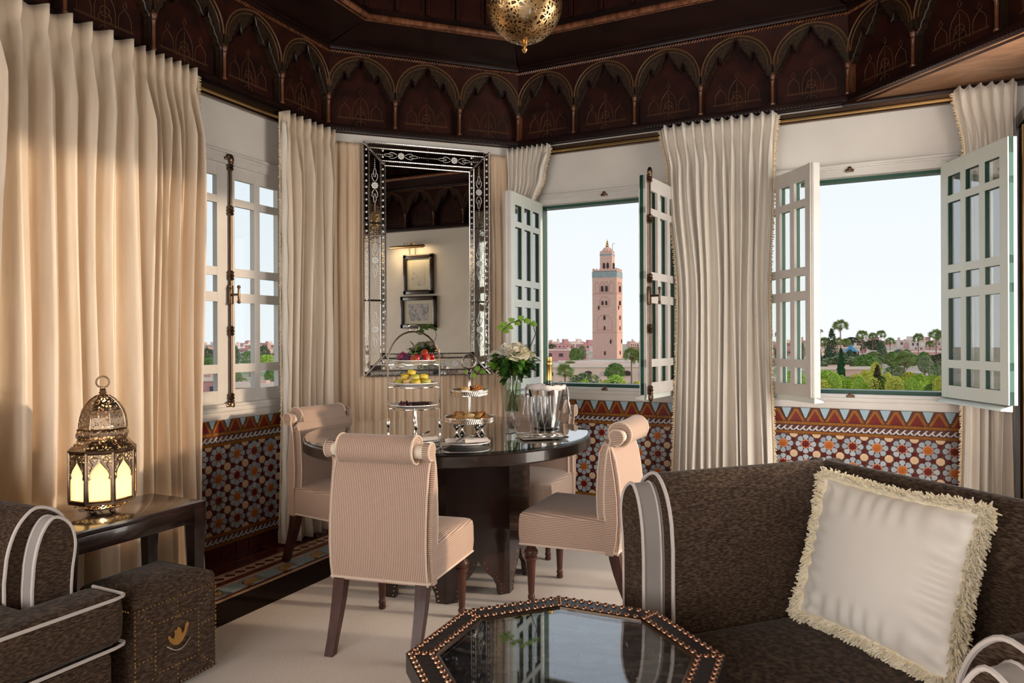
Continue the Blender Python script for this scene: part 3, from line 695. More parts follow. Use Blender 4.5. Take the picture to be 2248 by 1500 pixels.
for r_ in ((.472, .003), (.433, .042), (.350, .130), (.316, .164)):
    xr, zr = r_; N = 120
    for (p, q) in (((-xr, zr), (xr, zr)), ((xr, zr), (xr, MH - zr)), ((xr, MH - zr), (-xr, MH - zr)), ((-xr, MH - zr), (-xr, zr))):
        L = math.dist(p, q); n = int(L / .016)
        for i in range(n): 
            u = (i + .5) / n; u2 = (i + 1.1) / n
            b.tube([(p[0] + (q[0] - p[0]) * (u - .4 / n), yb - .008, p[1] + (q[1] - p[1]) * (u - .4 / n)), (p[0] + (q[0] - p[0]) * (u + .4 / n), yb - .011, p[1] + (q[1] - p[1]) * (u + .4 / n))], [.0052, .0040], 5)
o = b.build('bead_rope', m_bead, mr); o['kind'] = 'stuff'
def etched(nm):
    b = MB()
    for k in range(8): b.ball((.017 * math.cos(k * PI / 4), 0, .017 * math.sin(k * PI / 4)), (.0085, .003, .0085), 7, 5)
    b.ball((0, -.002, 0), (.009, .005, .009), 8, 6); return b.mesh(nm, m_etch)
me_fl = etched('etched_flower')
b = MB()
for q in (-1, 1):
    for d in (-1, 1):
        b.tube([(q * .006, 0, d * .03), (q * .018, 0, d * .05), (q * .022, 0, d * .075), (q * .012, 0, d * .088), (q * .006, 0, d * .078)], .0022, 5)
        b.tube([(q * .004, 0, d * .06), (q * .010, 0, d * .10), (q * .003, 0, d * .125)], .0020, 5)
for d in (-1, 1):
    for k in range(5): b.ball((0, 0, d * (.135 + k * .014)), (.0045 - k * .0005, .002, .0045), 6, 4)
me_cu = b.mesh('etched_scroll', m_etch)
for s in (-1, 1):
    for z in (.34, .84, 1.38): place('etched_flower', me_fl, mr, (s * .391, yb - .006, z)); place('etched_scroll', me_cu, mr, (s * .391, yb - .006, z))
    for x in (-.20, .20):
        z = .086 if s < 0 else MH - .086
        place('etched_flower', me_fl, mr, (x, yb - .006, z)); place('etched_scroll', me_cu, mr, (x, yb - .006, z), (0, PI / 2, 0))
b = MB()
for s in (-1, 1):
    z = .06
    while z < MH - .04:
        for x in (.452, .333): b.lathe([(.0, -.0005), (.0075, -.0005), (.0075, .0015), (0, .0015)], 8, 0, Matrix.Translation((s * x, yb - .007, z)) @ Matrix.Rotation(PI / 2, 4, 'X'), 0, True)
        z += .045
o = b.build('etched_dots', m_etch, mr); o['kind'] = 'stuff'
for sx in (-1, 1):
    for sz in (0, 1):
        b = MB(); za, zb = (0.004, .162) if sz == 0 else (MH - .004, MH - .162)
        b.tube([(sx * .472, yb - .012, za), (sx * .318, yb - .014, zb)], .007, 6); b.build('corner_rod', m_bead, mr)

for o in mr.children:
    if o.name.startswith('etched_scroll'): o['kind'] = 'stuff'

# ================================================================ picture wall opposite (seen in the mirror)
m_frame = mat('black_picture_frame', (.022, .014, .011), .25, coat=.4); m_mount = mat('cream_mount', (.78, .70, .56), .8)
m_paint1 = mat('ink_sketch', (.70, .61, .54), .8, c2=(.16, .14, .15), scale=7, ramp=(.60, .72), wdist=2, detail=5)
m_paint2 = mat('watercolour_sketch', (.62, .53, .56), .8, c2=(.20, .20, .28), scale=9, ramp=(.48, .62), wdist=2.5, detail=5)
def picture(label, yc, zc, w, h, iw, ih, mp):
    t = thing('framed_picture', label, 'picture', (XE, yc, zc), RZ['E'], 'framed sketches on the cream wall')
    b = MB(); f = .06
    for (x0, x1, z0, z1) in ((-w / 2, w / 2, -h / 2, -h / 2 + f), (-w / 2, w / 2, h / 2 - f, h / 2), (-w / 2, -w / 2 + f, -h / 2, h / 2), (w / 2 - f, w / 2, -h / 2, h / 2)): b.rbox(((x0 + x1) / 2, -.018, (z0 + z1) / 2), (x1 - x0, .036, z1 - z0), .010)
    b.build('frame', m_frame, t)
    MB().b2((-w / 2 + f, -.012, -h / 2 + f), (w / 2 - f, -.004, h / 2 - f)).build('mount', m_mount, t, 0)
    MB().b2((-iw / 2, -.0135, -ih / 2), (iw / 2, -.0118, ih / 2)).build('sketch', mp, t, 0)
    MB().b2((-w / 2 + f, -.020, -h / 2 + f), (w / 2 - f, -.018, h / 2 - f)).build('glazing', m_glass, t, 0)
picture('upright black framed ink sketch under the brass picture light', 1.765, 2.185, .50, .56, .22, .33, m_paint1)
picture('landscape black framed watercolour below the upright sketch', 1.765, 1.655, .60, .45, .33, .24, m_paint2)
pl = thing('picture_light', 'brass picture light above the upright sketch', 'lamp', (XE, 1.66, 2.56), RZ['E'])
b = MB(); b.lathe([(.0, -.30), (.012, -.29), (.022, -.27), (.022, .27), (.012, .29), (.0, .30)], 14, 0, Matrix.Translation((0, -.14, 0)) @ Matrix.Rotation(PI / 2, 4, 'Y')); b.build('shade', m_brass, pl)
b = MB()
for s in (-1, 1): b = MB(); b.tube([(s * .05, -.14, .0), (s * .055, -.12, .05), (s * .06, -.06, .06), (s * .05, -.02, .0), (s * .045, -.005, -.11)], .006, 6); b.build('arm', m_brass, pl)
l = bpy.data.lights.new('picture_lamp', 'AREA'); l.shape = 'RECTANGLE'; l.size = .03; l.size_y = .5; l.energy = 2.6; l.color = (1, .70, .38)
lo = bpy.data.objects.new('picture_lamp', l); col.objects.link(lo); lo.location = (XE - .15, 1.66, 2.53); lo.rotation_euler = (0, D(-30), 0)

# ================================================================ dining table and chairs
def rzv(x, d):                                  # heading of a plan vector, for things whose local +x follows it
    X, Y = W(x, d); return math.atan2(Y, X)
TX, TY = W(-.353, 3.907); TZ = .797
tb = thing('dining_table', 'round dark wood dining table with an octagonal pedestal and glass top', 'table', (TX, TY, 0))
b = MB(); b.lathe([(.0, .724), (.70, .724), (.772, .726), (.783, .734), (.783, .780), (.778, .787), (.0, .787)], 72); b.build('tabletop', m_tabletop, tb)
b = MB(); b.lathe([(.0, .788), (.770, .788), (.773, .7925), (.770, .797), (.0, .797)], 72); b.build('glass_top', m_glasstop, tb)
PR = .45; pw_ = 2 * PR * math.sin(PI / 8); ap = PR * math.cos(PI / 8); a0 = math.atan2(*reversed(W(math.sin(D(3.4)), -math.cos(D(3.4)))))
hl = [(-pw_ / 2, 0), (-pw_ / 2 + .058, 0), (-pw_ / 2 + .066, .045), (-pw_ / 2 + .085, .085), (-.052, .115), (-.030, .135), (-.016, .165), (0, .195)]
pf = hl + [(-x, z) for x, z in reversed(hl[:-1])] + [(pw_ / 2, .724), (-pw_ / 2, .724)]
bp = MB().prism(pf, -.026, 0, 'y'); me_pp = bp.mesh('pedestal_panel', m_walnut, 0)
b = MB()
for p, q in zip(hl[1:], hl[2:]):
    n = max(1, int(math.dist(p, q) / .020))
    for i in range(n):
        for s in (-1, 1): b.ball((s * (p[0] + (q[0] - p[0]) * i / n - .012), .001, p[1] + (q[1] - p[1]) * i / n + .012), (.005, .004, .005), 6, 4)
me_pn = b.mesh('nail_trim', m_nail)
for k in range(8):
    am = a0 + PI / 8 + k * PI / 4
    pp = place('pedestal_panel', me_pp, tb, (ap * math.cos(am), ap * math.sin(am), 0), (0, 0, am - PI / 2)); place('nail_trim', me_pn, pp)['kind'] = 'stuff'
b = MB(); b.lathe([(.40, .22), (.40, .724)], 8, 0, None, a0); b.build('pedestal_core', m_walnut, tb, 0)

def make_chair():
    t = thing('dining_chair')
    # seat
    b = MB(); pf_, pr_ = .245, .222; rows = []
    def ring(z, e, yb_=-.262, yf=.222, crown=0):
        pts = []; n = 6
        for (sx, y, w) in ((1, yf, pf_), (-1, yf, pf_), (-1, yb_, pr_), (1, yb_, pr_)):
            pts.append((sx * (w - e), y + (-e if y > 0 else e * .3), z))
        out = []
        for i in range(4):
            p, q = pts[i], pts[(i + 1) % 4]
            for j in range(n): out.append(tuple(p[k] + (q[k] - p[k]) * j / n for k in range(3)))
        return out
    for z, e in ((.302, .012), (.305, .0), (.35, -.004), (.42, -.003), (.445, .0), (.458, .010), (.466, .028), (.474, .07), (.480, .14), (.482, .20)): rows.append(ring(z, e))
    b.sheet(rows, closed=True); n = len(rows[0]); b.f.append(tuple(range(n))[::-1]); b.m.append(0); o = (len(rows) - 1) * n; b.f.append(tuple(o + i for i in range(n))); b.m.append(0)
    me = b.mesh('seat', [m_ribx, m_ribz], 50)
    for p in me.polygons: p.material_index = 0 if abs(p.normal.z) > .55 or abs(p.normal.y) > .8 else 1
    place('seat', me, t)
    b = MB(); b.tube([(-pr_, -.265, .303), (-pf_, .222, .303), (pf_, .222, .303), (pr_, -.265, .303)], .006, 6, True); b.build('hem_piping', m_piping, t)
    # scroll back: profile y,z
    roll = arcpts(-.262, .852, .058, -75, -345, 20)
    rear = [(-.262, .292), (-.276, .36), (-.283, .45), (-.280, .55), (-.268, .66), (-.254, .74), (-.247, .797)]
    front = [(-.196, .83), (-.178, .77), (-.168, .68), (-.163, .57), (-.165, .49), (-.17, .455), (-.17, .292)]
    prof = rear + roll + front
    b = MB(); b.prism(rear[:-1] + [(-.240, .79), (-.20, .83)] + front[1:], -.215, .215, 'x'); b.prism(rear[-1:] + roll + front[:1], -.170, .170, 'x'); me = b.mesh('backrest', [m_ribx, m_ribz], 50)
    for p in me.polygons: p.material_index = 1 if abs(p.normal.x) > .8 else 0
    place('backrest', me, t)
    for s in (-1, 1):
        b = MB(); b.tube([(s * .216, y, z) for y, z in rear[:-1] + [(-.236, .79), (-.20, .815)] + front[1:-1]], .0046, 6); b.tube([(s * .171, y, z) for y, z in roll], .0046, 6, True); b.build('back_piping', m_piping, t)
    # inner scroll panels on both sides, standing proud
    for s in (-1, 1):
        b = MB(); pr2 = [(y + .018 if i < len(rear) else y, z) for i, (y, z) in enumerate(rear)] + [(-.262 + (y + .262) * .62, .852 + (z - .852) * .62 - .006) for y, z in roll] + [(y - .038, z) for y, z in front]
        b.prism(pr2, s * .206, s * .236, 'x'); b.build('scroll_panel', m_ribz, t, 0)
        b = MB(); b.tube([(s * .236, y, z) for y, z in pr2[len(rear):-1]], .0042, 6); b.build('scroll_piping', m_piping, t)
    for s in (-1, 1): b = MB(); b.lathe([(.0, .15), (.030, .15), (.030, .208), (.0, .208)], 16, 0, Matrix.Translation((0, -.268, .846)) @ Matrix.Rotation(s * PI / 2, 4, 'Y')); b.build('bolster_end', m_bolster, t)
    # legs
    turned = [(.012, 0), (.017, .004), (.018, .014), (.013, .020), (.017, .028), (.018, .038), (.014, .046), (.0155, .06), (.022, .20), (.0245, .215), (.030, .222), (.030, .232), (.024, .237), (.031, .244), (.034, .256), (.031, .268), (.024, .275), (.020, .285), (.024, .298), (.026, .31)]
    me_f = MB().lathe(turned, 16).mesh('leg', m_leg)
    for s in (-1, 1): place('leg', me_f, t, (s * .205, .178, 0))
    for s in (-1, 1):
        b = MB(); rows = []
        for z, y, w in ((0, -.335, .019), (.06, -.312, .019), (.13, -.285, .021), (.20, -.262, .023), (.27, -.245, .025), (.32, -.238, .025)): rows.append([(s * .188 + sx * w, y + sy * w, z) for sx, sy in ((-1, -1), (1, -1), (1, 1), (-1, 1))])
        b.sheet(rows, closed=True); b.f += [(0, 1, 2, 3)[::-1], tuple(20 + i for i in range(4))]; b.m += [0, 0]; b.build('leg', m_leg, t, 40)
    return t
chair = make_chair(); first = True
for (x, d), (fx, fd), lab in (((-.486, 3.18), (.27, .963), 'ribbed pink-beige dining chair with its back to the viewer, nearest the camera'),
                              ((.336, 3.58), (-.915, .403), 'ribbed pink-beige dining chair at the right of the round table, seen from its side'),
                              ((-.96, 4.137), (.85, -.53), 'ribbed pink-beige dining chair at the left of the round table, under the mirror corner'),
                              ((.09, 4.40), (-.396, -.918), 'ribbed pink-beige dining chair tucked behind the table below the minaret window')):
    c = chair if first else copy_tree(chair); first = False
    X, Y = W(x, d); c.location = (X, Y, 0); c.rotation_euler = (0, 0, rzv(fx, fd) - PI / 2); tag(c, lab, 'chair', 'chairs around the dining table')

# ================================================================ coffee table
CX, CY = W(.134, 1.83); CR, CZ = .416, .48; ca = rzv(.029, 1)
ct = thing('coffee_table', 'octagonal black leather coffee table studded with copper nails', 'table', (CX, CY, 0), ca)
octp = lambda r, o=0.0: [(r * math.cos(o + k * PI / 4), r * math.sin(o + k * PI / 4)) for k in range(8)]
OP, IP = octp(CR), octp(CR - .082)
for k in range(8):
    MB().prism([OP[k], OP[(k + 1) % 8], IP[(k + 1) % 8], IP[k]], CZ - .05, CZ, 'z').build('border_panel', m_leatherp, ct, 0)
b = MB(); b.prism(octp(CR - .078), CZ - .045, CZ - .024); NN = 150; RI = (CR - .08) * math.cos(PI / 8); rows = []
def emb(x, y):                                  # tooled vines running across the panel
    h = 0.0
    for k in range(-7, 8):
        c = k * .062 + .022 * math.sin(x * 16 + k * 2.1); d = abs(y - c); h = max(h, math.exp(-(d / .0042) ** 2))
        ph = (x * 16 + k * 2.1) / PI; u = (ph - math.floor(ph) - .5) * .19; v = (y - c - .026 * (1 if math.floor(ph) % 2 else -1))
        r = math.hypot(u, v * 1.25); a = math.atan2(v, u); h = max(h, .9 * math.exp(-((r - .012 - .006 * math.cos(3 * a)) / .0035) ** 2), .8 * math.exp(-(r / .006) ** 2))
    return h
for j in range(NN + 1):
    row = []
    for i in range(NN + 1):
        x, y = -1 + 2 * i / NN, -1 + 2 * j / NN; s_ = max(abs(x), abs(y), (abs(x) + abs(y)) / 1.41421); q = max(abs(x), abs(y)) / s_ if s_ > 1e-6 else 1
        p = Vector((x * q, y * q)) * RI; p = Matrix.Rotation(PI / 8, 2) @ p; row.append((p.x, p.y, CZ - .0245 + .012 * emb(p.y, p.x)))
    rows.append(row)
b.sheet(rows); b.build('embossed_panel', m_leather, ct, 60)
MB().prism(octp(CR - .083), CZ - .010, CZ - .004).build('glass_inset', m_glassc, ct, 0)
b = MB(); b.tube([(x, y, CZ - .002) for x, y in IP], .004, 6, True); b.build('inner_bead', m_bronze, ct)
me_nh = MB().lathe([(.0095, -.001), (.009, .002), (.006, .0055), (.0, .007)], 10).mesh('nail_head', m_nail)
for k in range(8):
    A_, B_ = Vector(octp(CR - .012)[k]), Vector(octp(CR - .012)[(k + 1) % 8]); C_, D2 = Vector(octp(CR - .068)[k]), Vector(octp(CR - .068)[(k + 1) % 8])
    for i in range(12): p = A_ + (B_ - A_) * i / 12; place('nail_head', me_nh, ct, (p.x, p.y, CZ))
    for i in range(10): p = C_ + (D2 - C_) * i / 10; place('nail_head', me_nh, ct, (p.x, p.y, CZ))
    for i in (1, 2): p = A_ + (C_ - A_) * i / 3; place('nail_head', me_nh, ct, (p.x, p.y, CZ))
for k in range(8):
    A_, B_ = Vector(octp(CR - .02)[k]), Vector(octp(CR - .02)[(k + 1) % 8]); L = (B_ - A_).length; mid = (A_ + B_) / 2; an = math.atan2((B_ - A_).y, (B_ - A_).x)
    q = [(-L / 2, 0), (-L / 2 + .05, 0), (-L / 2 + .06, .06), (-.06, .12), (0, .17)]
    b = MB().prism(q + [(-x, z) for x, z in reversed(q[:-1])] + [(L / 2, CZ - .05), (-L / 2, CZ - .05)], -.0, .022, 'y'); o = b.build('side_panel', m_leatherp, ct, 0); o.location = (mid.x, mid.y, 0); o.rotation_euler = (0, 0, an)

# ================================================================ sofas
def sprof(h, s, e=0.0):
    """scroll arm section: s = side the seat lies on, e = inset"""
    k = h - .85
    P = [(.10, .07), (.10, .62), (.092, .70), (.072, .77), (.042, .82), (0, .85), (-.05, .838), (-.088, .805), (-.105, .755), (-.101, .71), (-.090, .66), (-.084, .60), (-.080, .07)]
    out = []
    for x, z in P:
        z2 = z + k if z > .3 else z
        if e:
            x = x * .70 - .022; z2 = z2 - (e if z > .5 else 0)
        out.append((s * x, z2))
    return out
def smooth_poly(P, n=3):
    out = []
    N = len(P)
    for i in range(N):
        p0, p1, p2, p3 = (Vector(P[(i + k) % N]) for k in (-1, 0, 1, 2))
        if (p2 - p1).length > .3 or (p1 - p0).length > .4 and False: out.append(tuple(p1)); continue
        for j in range(n):
            t = j / n
            out.append(tuple(.5 * ((2 * p1) + (p2 - p0) * t + (2 * p0 - 5 * p1 + 4 * p2 - p3) * t * t + (3 * p1 - p0 - 3 * p2 + p3) * t ** 3)) if (p1 - p0).length < .3 and (p3 - p2).length < .3 else tuple(p1 + (p2 - p1) * t))
    return out
def make_arm(t, x, s, h, y1, prot=.075):
    P = smooth_poly(sprof(h, s)); Q = smooth_poly(sprof(h, s, .032))
    b = MB().prism([(x + a, z) for a, z in P], 0, y1, 'y'); arm = b.build('arm', m_chen, t, 40)
    MB().prism([(x + a, z) for a, z in Q], -prot, .0, 'y').build('facing_band', m_satin, arm, 40, 'pale grey satin band')
    MB().prism([(x + a, z) for a, z in Q], -prot - .006, -prot, 'y').build('facing_panel', m_chen, arm, 0)
    for yy, RR_, rr_ in ((-.002, P, .0062), (-prot - .004, Q, .0062), (-.012, Q, .0045)): b = MB(); b.tube([(x + a, yy, z) for a, z in RR_], rr_, 6, True); b.build('arm_piping', m_cord, arm)
def pad(b, x0, x1, y0, y1, z0, z1, r=.05, crown=.02, n=14, m=8):
    """upholstered cushion: rounded box with a crowned top"""
    rows = []; cx, cy = (x0 + x1) / 2, (y0 + y1) / 2; hx, hy, hz = (x1 - x0) / 2, (y1 - y0) / 2, (z1 - z0) / 2
    def ring(k, z):
        pts = []
        for q in range(4):
            for j in range(n):
                a = q * PI / 2 + PI / 2 * j / (n - 1); sx = (1, -1, -1, 1)[q]; sy = (1, 1, -1, -1)[q]
                pts.append((cx + sx * (hx - r) * 1 + r * k * math.cos(a) - (0 if k > .99 else 0), cy + sy * (hy - r) + r * k * math.sin(a), z))
        return pts
    for j in range(m + 1):
        a = -PI / 2 + PI * j / m; rows.append(ring(math.cos(a) if j not in (0, m) else .02, (z0 + z1) / 2 + math.sin(a) * min(r, hz) + (hz - min(r, hz)) * (1 if a > 1e-6 else (-1 if a < -1e-6 else 0))))
    def shr(R, f, z): return [(cx + (p[0] - cx) * f, cy + (p[1] - cy) * f, z) for p in R]
    R = rows[-1]
    for f, dz in ((.85, crown * .5), (.6, crown * .85), (.3, crown)): rows.append(shr(R, f, z1 + dz))
    b.sheet(rows, closed=True); k = len(rows[0]); N = len(b.v) - len(rows) * k
    b.f += [tuple(N + i for i in range(k))[::-1], tuple(N + (len(rows) - 1) * k + i for i in range(k))]; b.m += [0, 0]; return rows
OX, OY = W(.484, 2.362); prz = rzv(.352, -.936)
sf = thing('sofa', 'dark brown chenille sofa with grey piping, in the right foreground', 'sofa', (OX, OY, 0), prz)
make_arm(sf, 0, 1, .85, .80); make_arm(sf, 1.16, -1, .755, .75)
b = MB(); P = smooth_poly(sprof(.85, -1)); b.prism([(.7256 + a, z) for a, z in P], -.06, 1.30, 'x'); b.build('backrest', m_chen, sf, 40)
b = MB(); b.tube([(-.05, .7256 - .11, .70), (.0, .7256 - .07, .80), (.0, .7256, .853)], .003, 6); b.build('corner_seam', m_cord, sf)
b = MB(); b.rbox((.58, .28, .145), (1.05, .72, .17), .02); b.build('base', m_chen, sf)
b = MB(); pad(b, .102, 1.058, -.06, .622, .215, .355, .045, .012); b.build('seat_cushion', m_chen, sf, 60)
me_ft = MB().lathe([(.018, 0), (.024, .01), (.022, .03), (.03, .06), (.03, .075)], 12).mesh('foot', m_leg)
for x, y in ((.02, .05), (1.12, .05), (.02, .72), (1.12, .72)): place('foot', me_ft, sf, (x, y, 0))
# left sofa
s2 = thing('sofa', 'dark brown chenille sofa with pale piping, at the left edge in front of the lantern', 'sofa', (-2.51, 1.445, 0), PI / 2)
make_arm(s2, 0, -1, .735, .62, .06); make_arm(s2, -2.0, 1, .735, .62, .06)
b = MB(); P = smooth_poly(sprof(.80, -1)); b.prism([(.50 + a, z) for a, z in P], -2.05, .05, 'x'); b.build('backrest', m_chen, s2, 40)
b = MB(); b.rbox((-1.0, .13, .16), (2.19, .80, .20), .02); b.build('base', m_chen, s2)
for xa, xb in ((-2.13, -1.01), (-1.0, .135)):
    b = MB(); pad(b, xa, xb, -.295, -.095, .275, .452, .05, .0); pad(b, max(xa, -1.895), min(xb, -.103), -.2, .46, .275, .452, .03, .010); cu = b.build('seat_cushion', m_chen, s2, 60)
    for z in (.446, .283):
        rr = .04; c = [(xb, -.10), (xb - .002, -.26)] + [(xb - rr + rr * math.cos(a_), -.292 + rr - rr * math.sin(a_)) for a_ in (.5, 1.0)] + [(xb - .05, -.293), (xa + .05, -.293), (xa + .004, -.26), (xa, -.1)]
        b = MB(); b.tube([(x, y, z - .006) for x, y in c], .0062, 6); b.build('cushion_piping', m_cord, cu)
for x, y in ((-.02, -.2), (-1.98, -.2), (-.02, .5), (-1.98, .5)): place('foot', me_ft, s2, (x, y, 0))

# fringed cushion
PXo, PYo = W(1.1215, 2.138); upv = Vector((*W(.125, .03), .455)).normalized(); rt = Vector((*W(.352, -.936), 0)).normalized(); nrm = rt.cross(upv).normalized(); upv = nrm.cross(rt)
pil = thing('throw_cushion', 'cream satin cushion with a thick looped fringe, leaning in the sofa corner', 'cushion', (PXo, PYo, .605))
pil.rotation_mode = 'QUATERNION'; pil.rotation_quaternion = Matrix((rt, nrm * -1, upv)).transposed().to_quaternion()
hwx, hwz = .275, .232; rp_ = random.Random(4); N = 64
def pillow_pt(u, v, side):
    x, z = hwx * u, hwz * v; e = max(abs(u), abs(v))
    pin = 1 - .06 * (1 - abs(u)) * 0 ; k = (1 - u * u) ** .55 * (1 - v * v) ** .55 if abs(u) < 1 and abs(v) < 1 else 0
    x *= 1 - .07 * (1 - v * v) * abs(u) ** 3; z *= 1 - .07 * (1 - u * u) * abs(v) ** 3
    wr = .0075 * math.sin(27 * u + 5 * v * v + 2 * math.sin(4 * u)) * sm(.45, .92, abs(v)) * k ** .35 + .0075 * math.sin(29 * v + 5 * u + 2 * math.sin(5 * v)) * sm(.5, .93, abs(u)) * k ** .35
    return (x, side * (.085 * k + wr * (1 if k > 0 else 0)), z)
b = MB()
for side in (-1, 1): b.sheet([[pillow_pt(-1 + 2 * i / N, -1 + 2 * j / N, side) for i in range(N + 1)] for j in range(N + 1)])
b.build('cover', m_cushion, pil, 80)
b = MB(); per = []
for i in range(80): per.append(pillow_pt(-1 + 2 * i / 80, -1, 1))
for i in range(66): per.append(pillow_pt(1, -1 + 2 * i / 66, 1))
for i in range(80): per.append(pillow_pt(1 - 2 * i / 80, 1, 1))
for i in range(66): per.append(pillow_pt(-1, 1 - 2 * i / 66, 1))
b.tube(per, .011, 6, True)
for i, p in enumerate(per):
    c = Vector(p); o_ = Vector((c.x / hwx, 0, c.z / hwz)); 
    o_ = Vector((math.copysign(abs(o_.x) ** 6, o_.x), 0, math.copysign(abs(o_.z) ** 6, o_.z))).normalized(); tan = Vector((-o_.z, 0, o_.x))
    for k in range(15):
        a = rp_.uniform(-1.3, 1.3); dirv = o_ * math.cos(a) + Vector((0, 1, 0)) * math.sin(a) + tan * rp_.uniform(-.7, .7); L = rp_.uniform(.026, .042)
        s0 = c + tan * rp_.uniform(-.004, .004); m_ = s0 + dirv * L * .6 + tan * rp_.uniform(-.008, .008); e = s0 + dirv * L + Vector((0, 0, -.006))
        b.tube([s0, m_, e], [.0036, .0034, .002], 4)
o = b.build('fringe', m_fringew, pil, 60); o['kind'] = 'stuff'

# ================================================================ ottoman, side table, lantern
ot = thing('ottoman', 'brown studded storage ottoman with a brass crest, between the left sofa and the table', 'ottoman', (-2.41, 1.80, 0)); ot.scale = (.775, 1, 1)
b = MB(); b.rbox((0, 0, .205), (.40, .36, .37), .02); body = b.build('body', m_chen, ot)
b = MB(); pad(b, -.203, .203, -.183, .183, .345, .405, .03, .022); b.build('padded_lid', m_chen, ot, 60)
b = MB()
def nails(p, q, st=.0155):
    n = max(1, int(math.dist(p, q) / st))
    for i in range(n + 1):
        y, z = p[0] + (q[0] - p[0]) * i / n, p[1] + (q[1] - p[1]) * i / n; b.ball((.2005, y, z), (.003, .0042, .0042), 6, 4)
R_ = [(-.172, .035), (.172, .035), (.172, .355), (-.172, .355)]; R2 = [(-.092, .105), (.092, .105), (.092, .285), (-.092, .285)]
for i in range(4): nails(R_[i], R_[(i + 1) % 4]); nails(R2[i], R2[(i + 1) % 4]); nails(R_[i], R2[i])
nails((0, .355), (0, .285)); nails((0, .105), (0, .035)); nails((-.172, .17), (-.092, .17)); nails((.172, .22), (.092, .22))
for s_ in (-1, 1):
    for i in range(21): b.ball((-.17 + i * .017, s_ * .1805, .355), (.0042, .003, .0042), 6, 4); b.ball((-.17 + i * .017, s_ * .1805, .035), (.0042, .003, .0042), 6, 4)
o = b.build('nail_studs', m_brass, ot); o['kind'] = 'stuff'
cr = [(-.046, .222), (-.036, .226), (-.030, .214), (-.020, .206), (-.014, .222), (-.018, .236), (-.008, .234), (.0, .246), (.010, .236), (.014, .224), (.016, .212), (.026, .222), (.030, .244), (.040, .252), (.046, .238), (.040, .222), (.032, .204), (.018, .186), (.0, .178), (-.020, .184), (-.036, .200)]
MB().prism(cr, .200, .206, 'x').build('brass_crest', mat('aged_brass', (.55, .30, .10), .4, 1.0), ot, 0, 'brass crest plate')
b = MB(); b.tube([(.206 + .006 * math.sin(PI * i / 8), -.05 + .1 * i / 8, .19 - .028 * math.sin(PI * i / 8)) for i in range(9)], .0035, 6); b.build('drop_handle', m_silver, ot)
st = thing('side_table', 'dark wood side table carrying the brass lantern', 'side table', (-2.75, 1.885, 0))
b = MB(); b.rbox((0, 0, .587), (.36, .63, .026), .006); b.build('tabletop', m_walnut, st)
b = MB()
for x in (-.162, .162): b.rbox((x, 0, .545), (.03, .60, .065), .004)
for y in (-.295, .295): b.rbox((0, y, .545), (.33, .03, .065), .004)
b.build('apron', m_walnut, st)
for x in (-1, 1):
    for y in (-1, 1):
        b = MB(); rows = []
        for z, w in ((0, .018), (.35, .024), (.52, .030), (.574, .030)): rows.append([(x * .150 + sx * w, y * .283 + sy * w, z) for sx, sy in ((-1, -1), (1, -1), (1, 1), (-1, 1))])
        b.sheet(rows, closed=True); b.f += [(3, 2, 1, 0), (12, 13, 14, 15)]; b.m += [0, 0]; b.build('leg', m_walnut, st, 30)
lt = thing('table_lantern', 'pierced bronze eight-sided lantern glowing on the side table', 'lantern', (-2.776, 1.865, .60), D(-17))
m_lbr = mat('tarnished_silver_brass', (.36, .27, .19), .32, 1.0, c2=(.22, .15, .10), scale=30); m_lpc = pierced_mat('pierced_bronze', (.40, .31, .23), 75, .34)
m_frost = mat('frosted_glass', (.95, .82, .60), .6, spec=.3)
nt_ = m_frost.node_tree; pr_n = nt_.nodes['Principled BSDF']; tl_ = nt_.nodes.new('ShaderNodeBsdfTranslucent'); tl_.inputs[0].default_value = (1, .93, .80, 1); mx_ = nt_.nodes.new('ShaderNodeMixShader'); mx_.inputs[0].default_value = .8
nt_.links.new(pr_n.outputs[0], mx_.inputs[1]); nt_.links.new(tl_.outputs[0], mx_.inputs[2]); nt_.links.new(mx_.outputs[0], nt_.nodes['Material Output'].inputs[0])
R8 = .122
b = MB(); b.lathe([(.066, .024), (.120, .052)], 8, 0, None, 0, False); b.build('base_fret', m_lpc, lt, 0)
b = MB(); b.lathe([(.116, .050), (.126, .052), (.126, .062), (.118, .064)], 8, 0, None, 0, False); b.lathe([(.0, .020), (.068, .020), (.068, .027), (.0, .027)], 8); b.lathe([(.118, .256), (.128, .258), (.130, .266), (.122, .270), (.116, .268)], 8, 0, None, 0, False); b.build('rims', m_lbr, lt, 0)
for k in range(8):
    a = k * PI / 4; b = MB(); b.tube([(R8 * math.cos(a), R8 * math.sin(a), .06), (R8 * math.cos(a), R8 * math.sin(a), .262)], .0065, 6); b.build('corner_post', m_lbr, lt)
sw = 2 * R8 * math.sin(PI / 8); apo = R8 * math.cos(PI / 8)
hh = [(-sw / 2 + .008, .0), (-sw / 2 + .008, .090), (-sw / 2 + .016, .095), (-sw / 2 + .012, .110), (-sw / 2 + .020, .128), (-.010, .150), (-.003, .160), (0, .168)]
me_pane = MB().box((0, -.004, .10), (sw - .012, .002, .188)).mesh('frosted_pane', m_frost, 0)
b = MB(); b.prism([(-sw / 2 + .003, 0), (-sw / 2 + .003, .196), (sw / 2 - .003, .196), (sw / 2 - .003, 0)] + [(-x, z) for x, z in hh] + [(x, z) for x, z in reversed(hh[:-1])], 0, .003, 'y'); me_ar = b.mesh('arch_fret', m_lpc, 0)
b = MB(); b.tube([(x, .003, z) for x, z in hh] + [(-x, .003, z) for x, z in reversed(hh[:-1])], .0022, 5)
b.tube([(-sw / 2 + .006, .002, .004), (sw / 2 - .006, .002, .004)], .004, 5); b.tube([(-sw / 2 + .006, .002, .193), (sw / 2 - .006, .002, .193)], .004, 5)
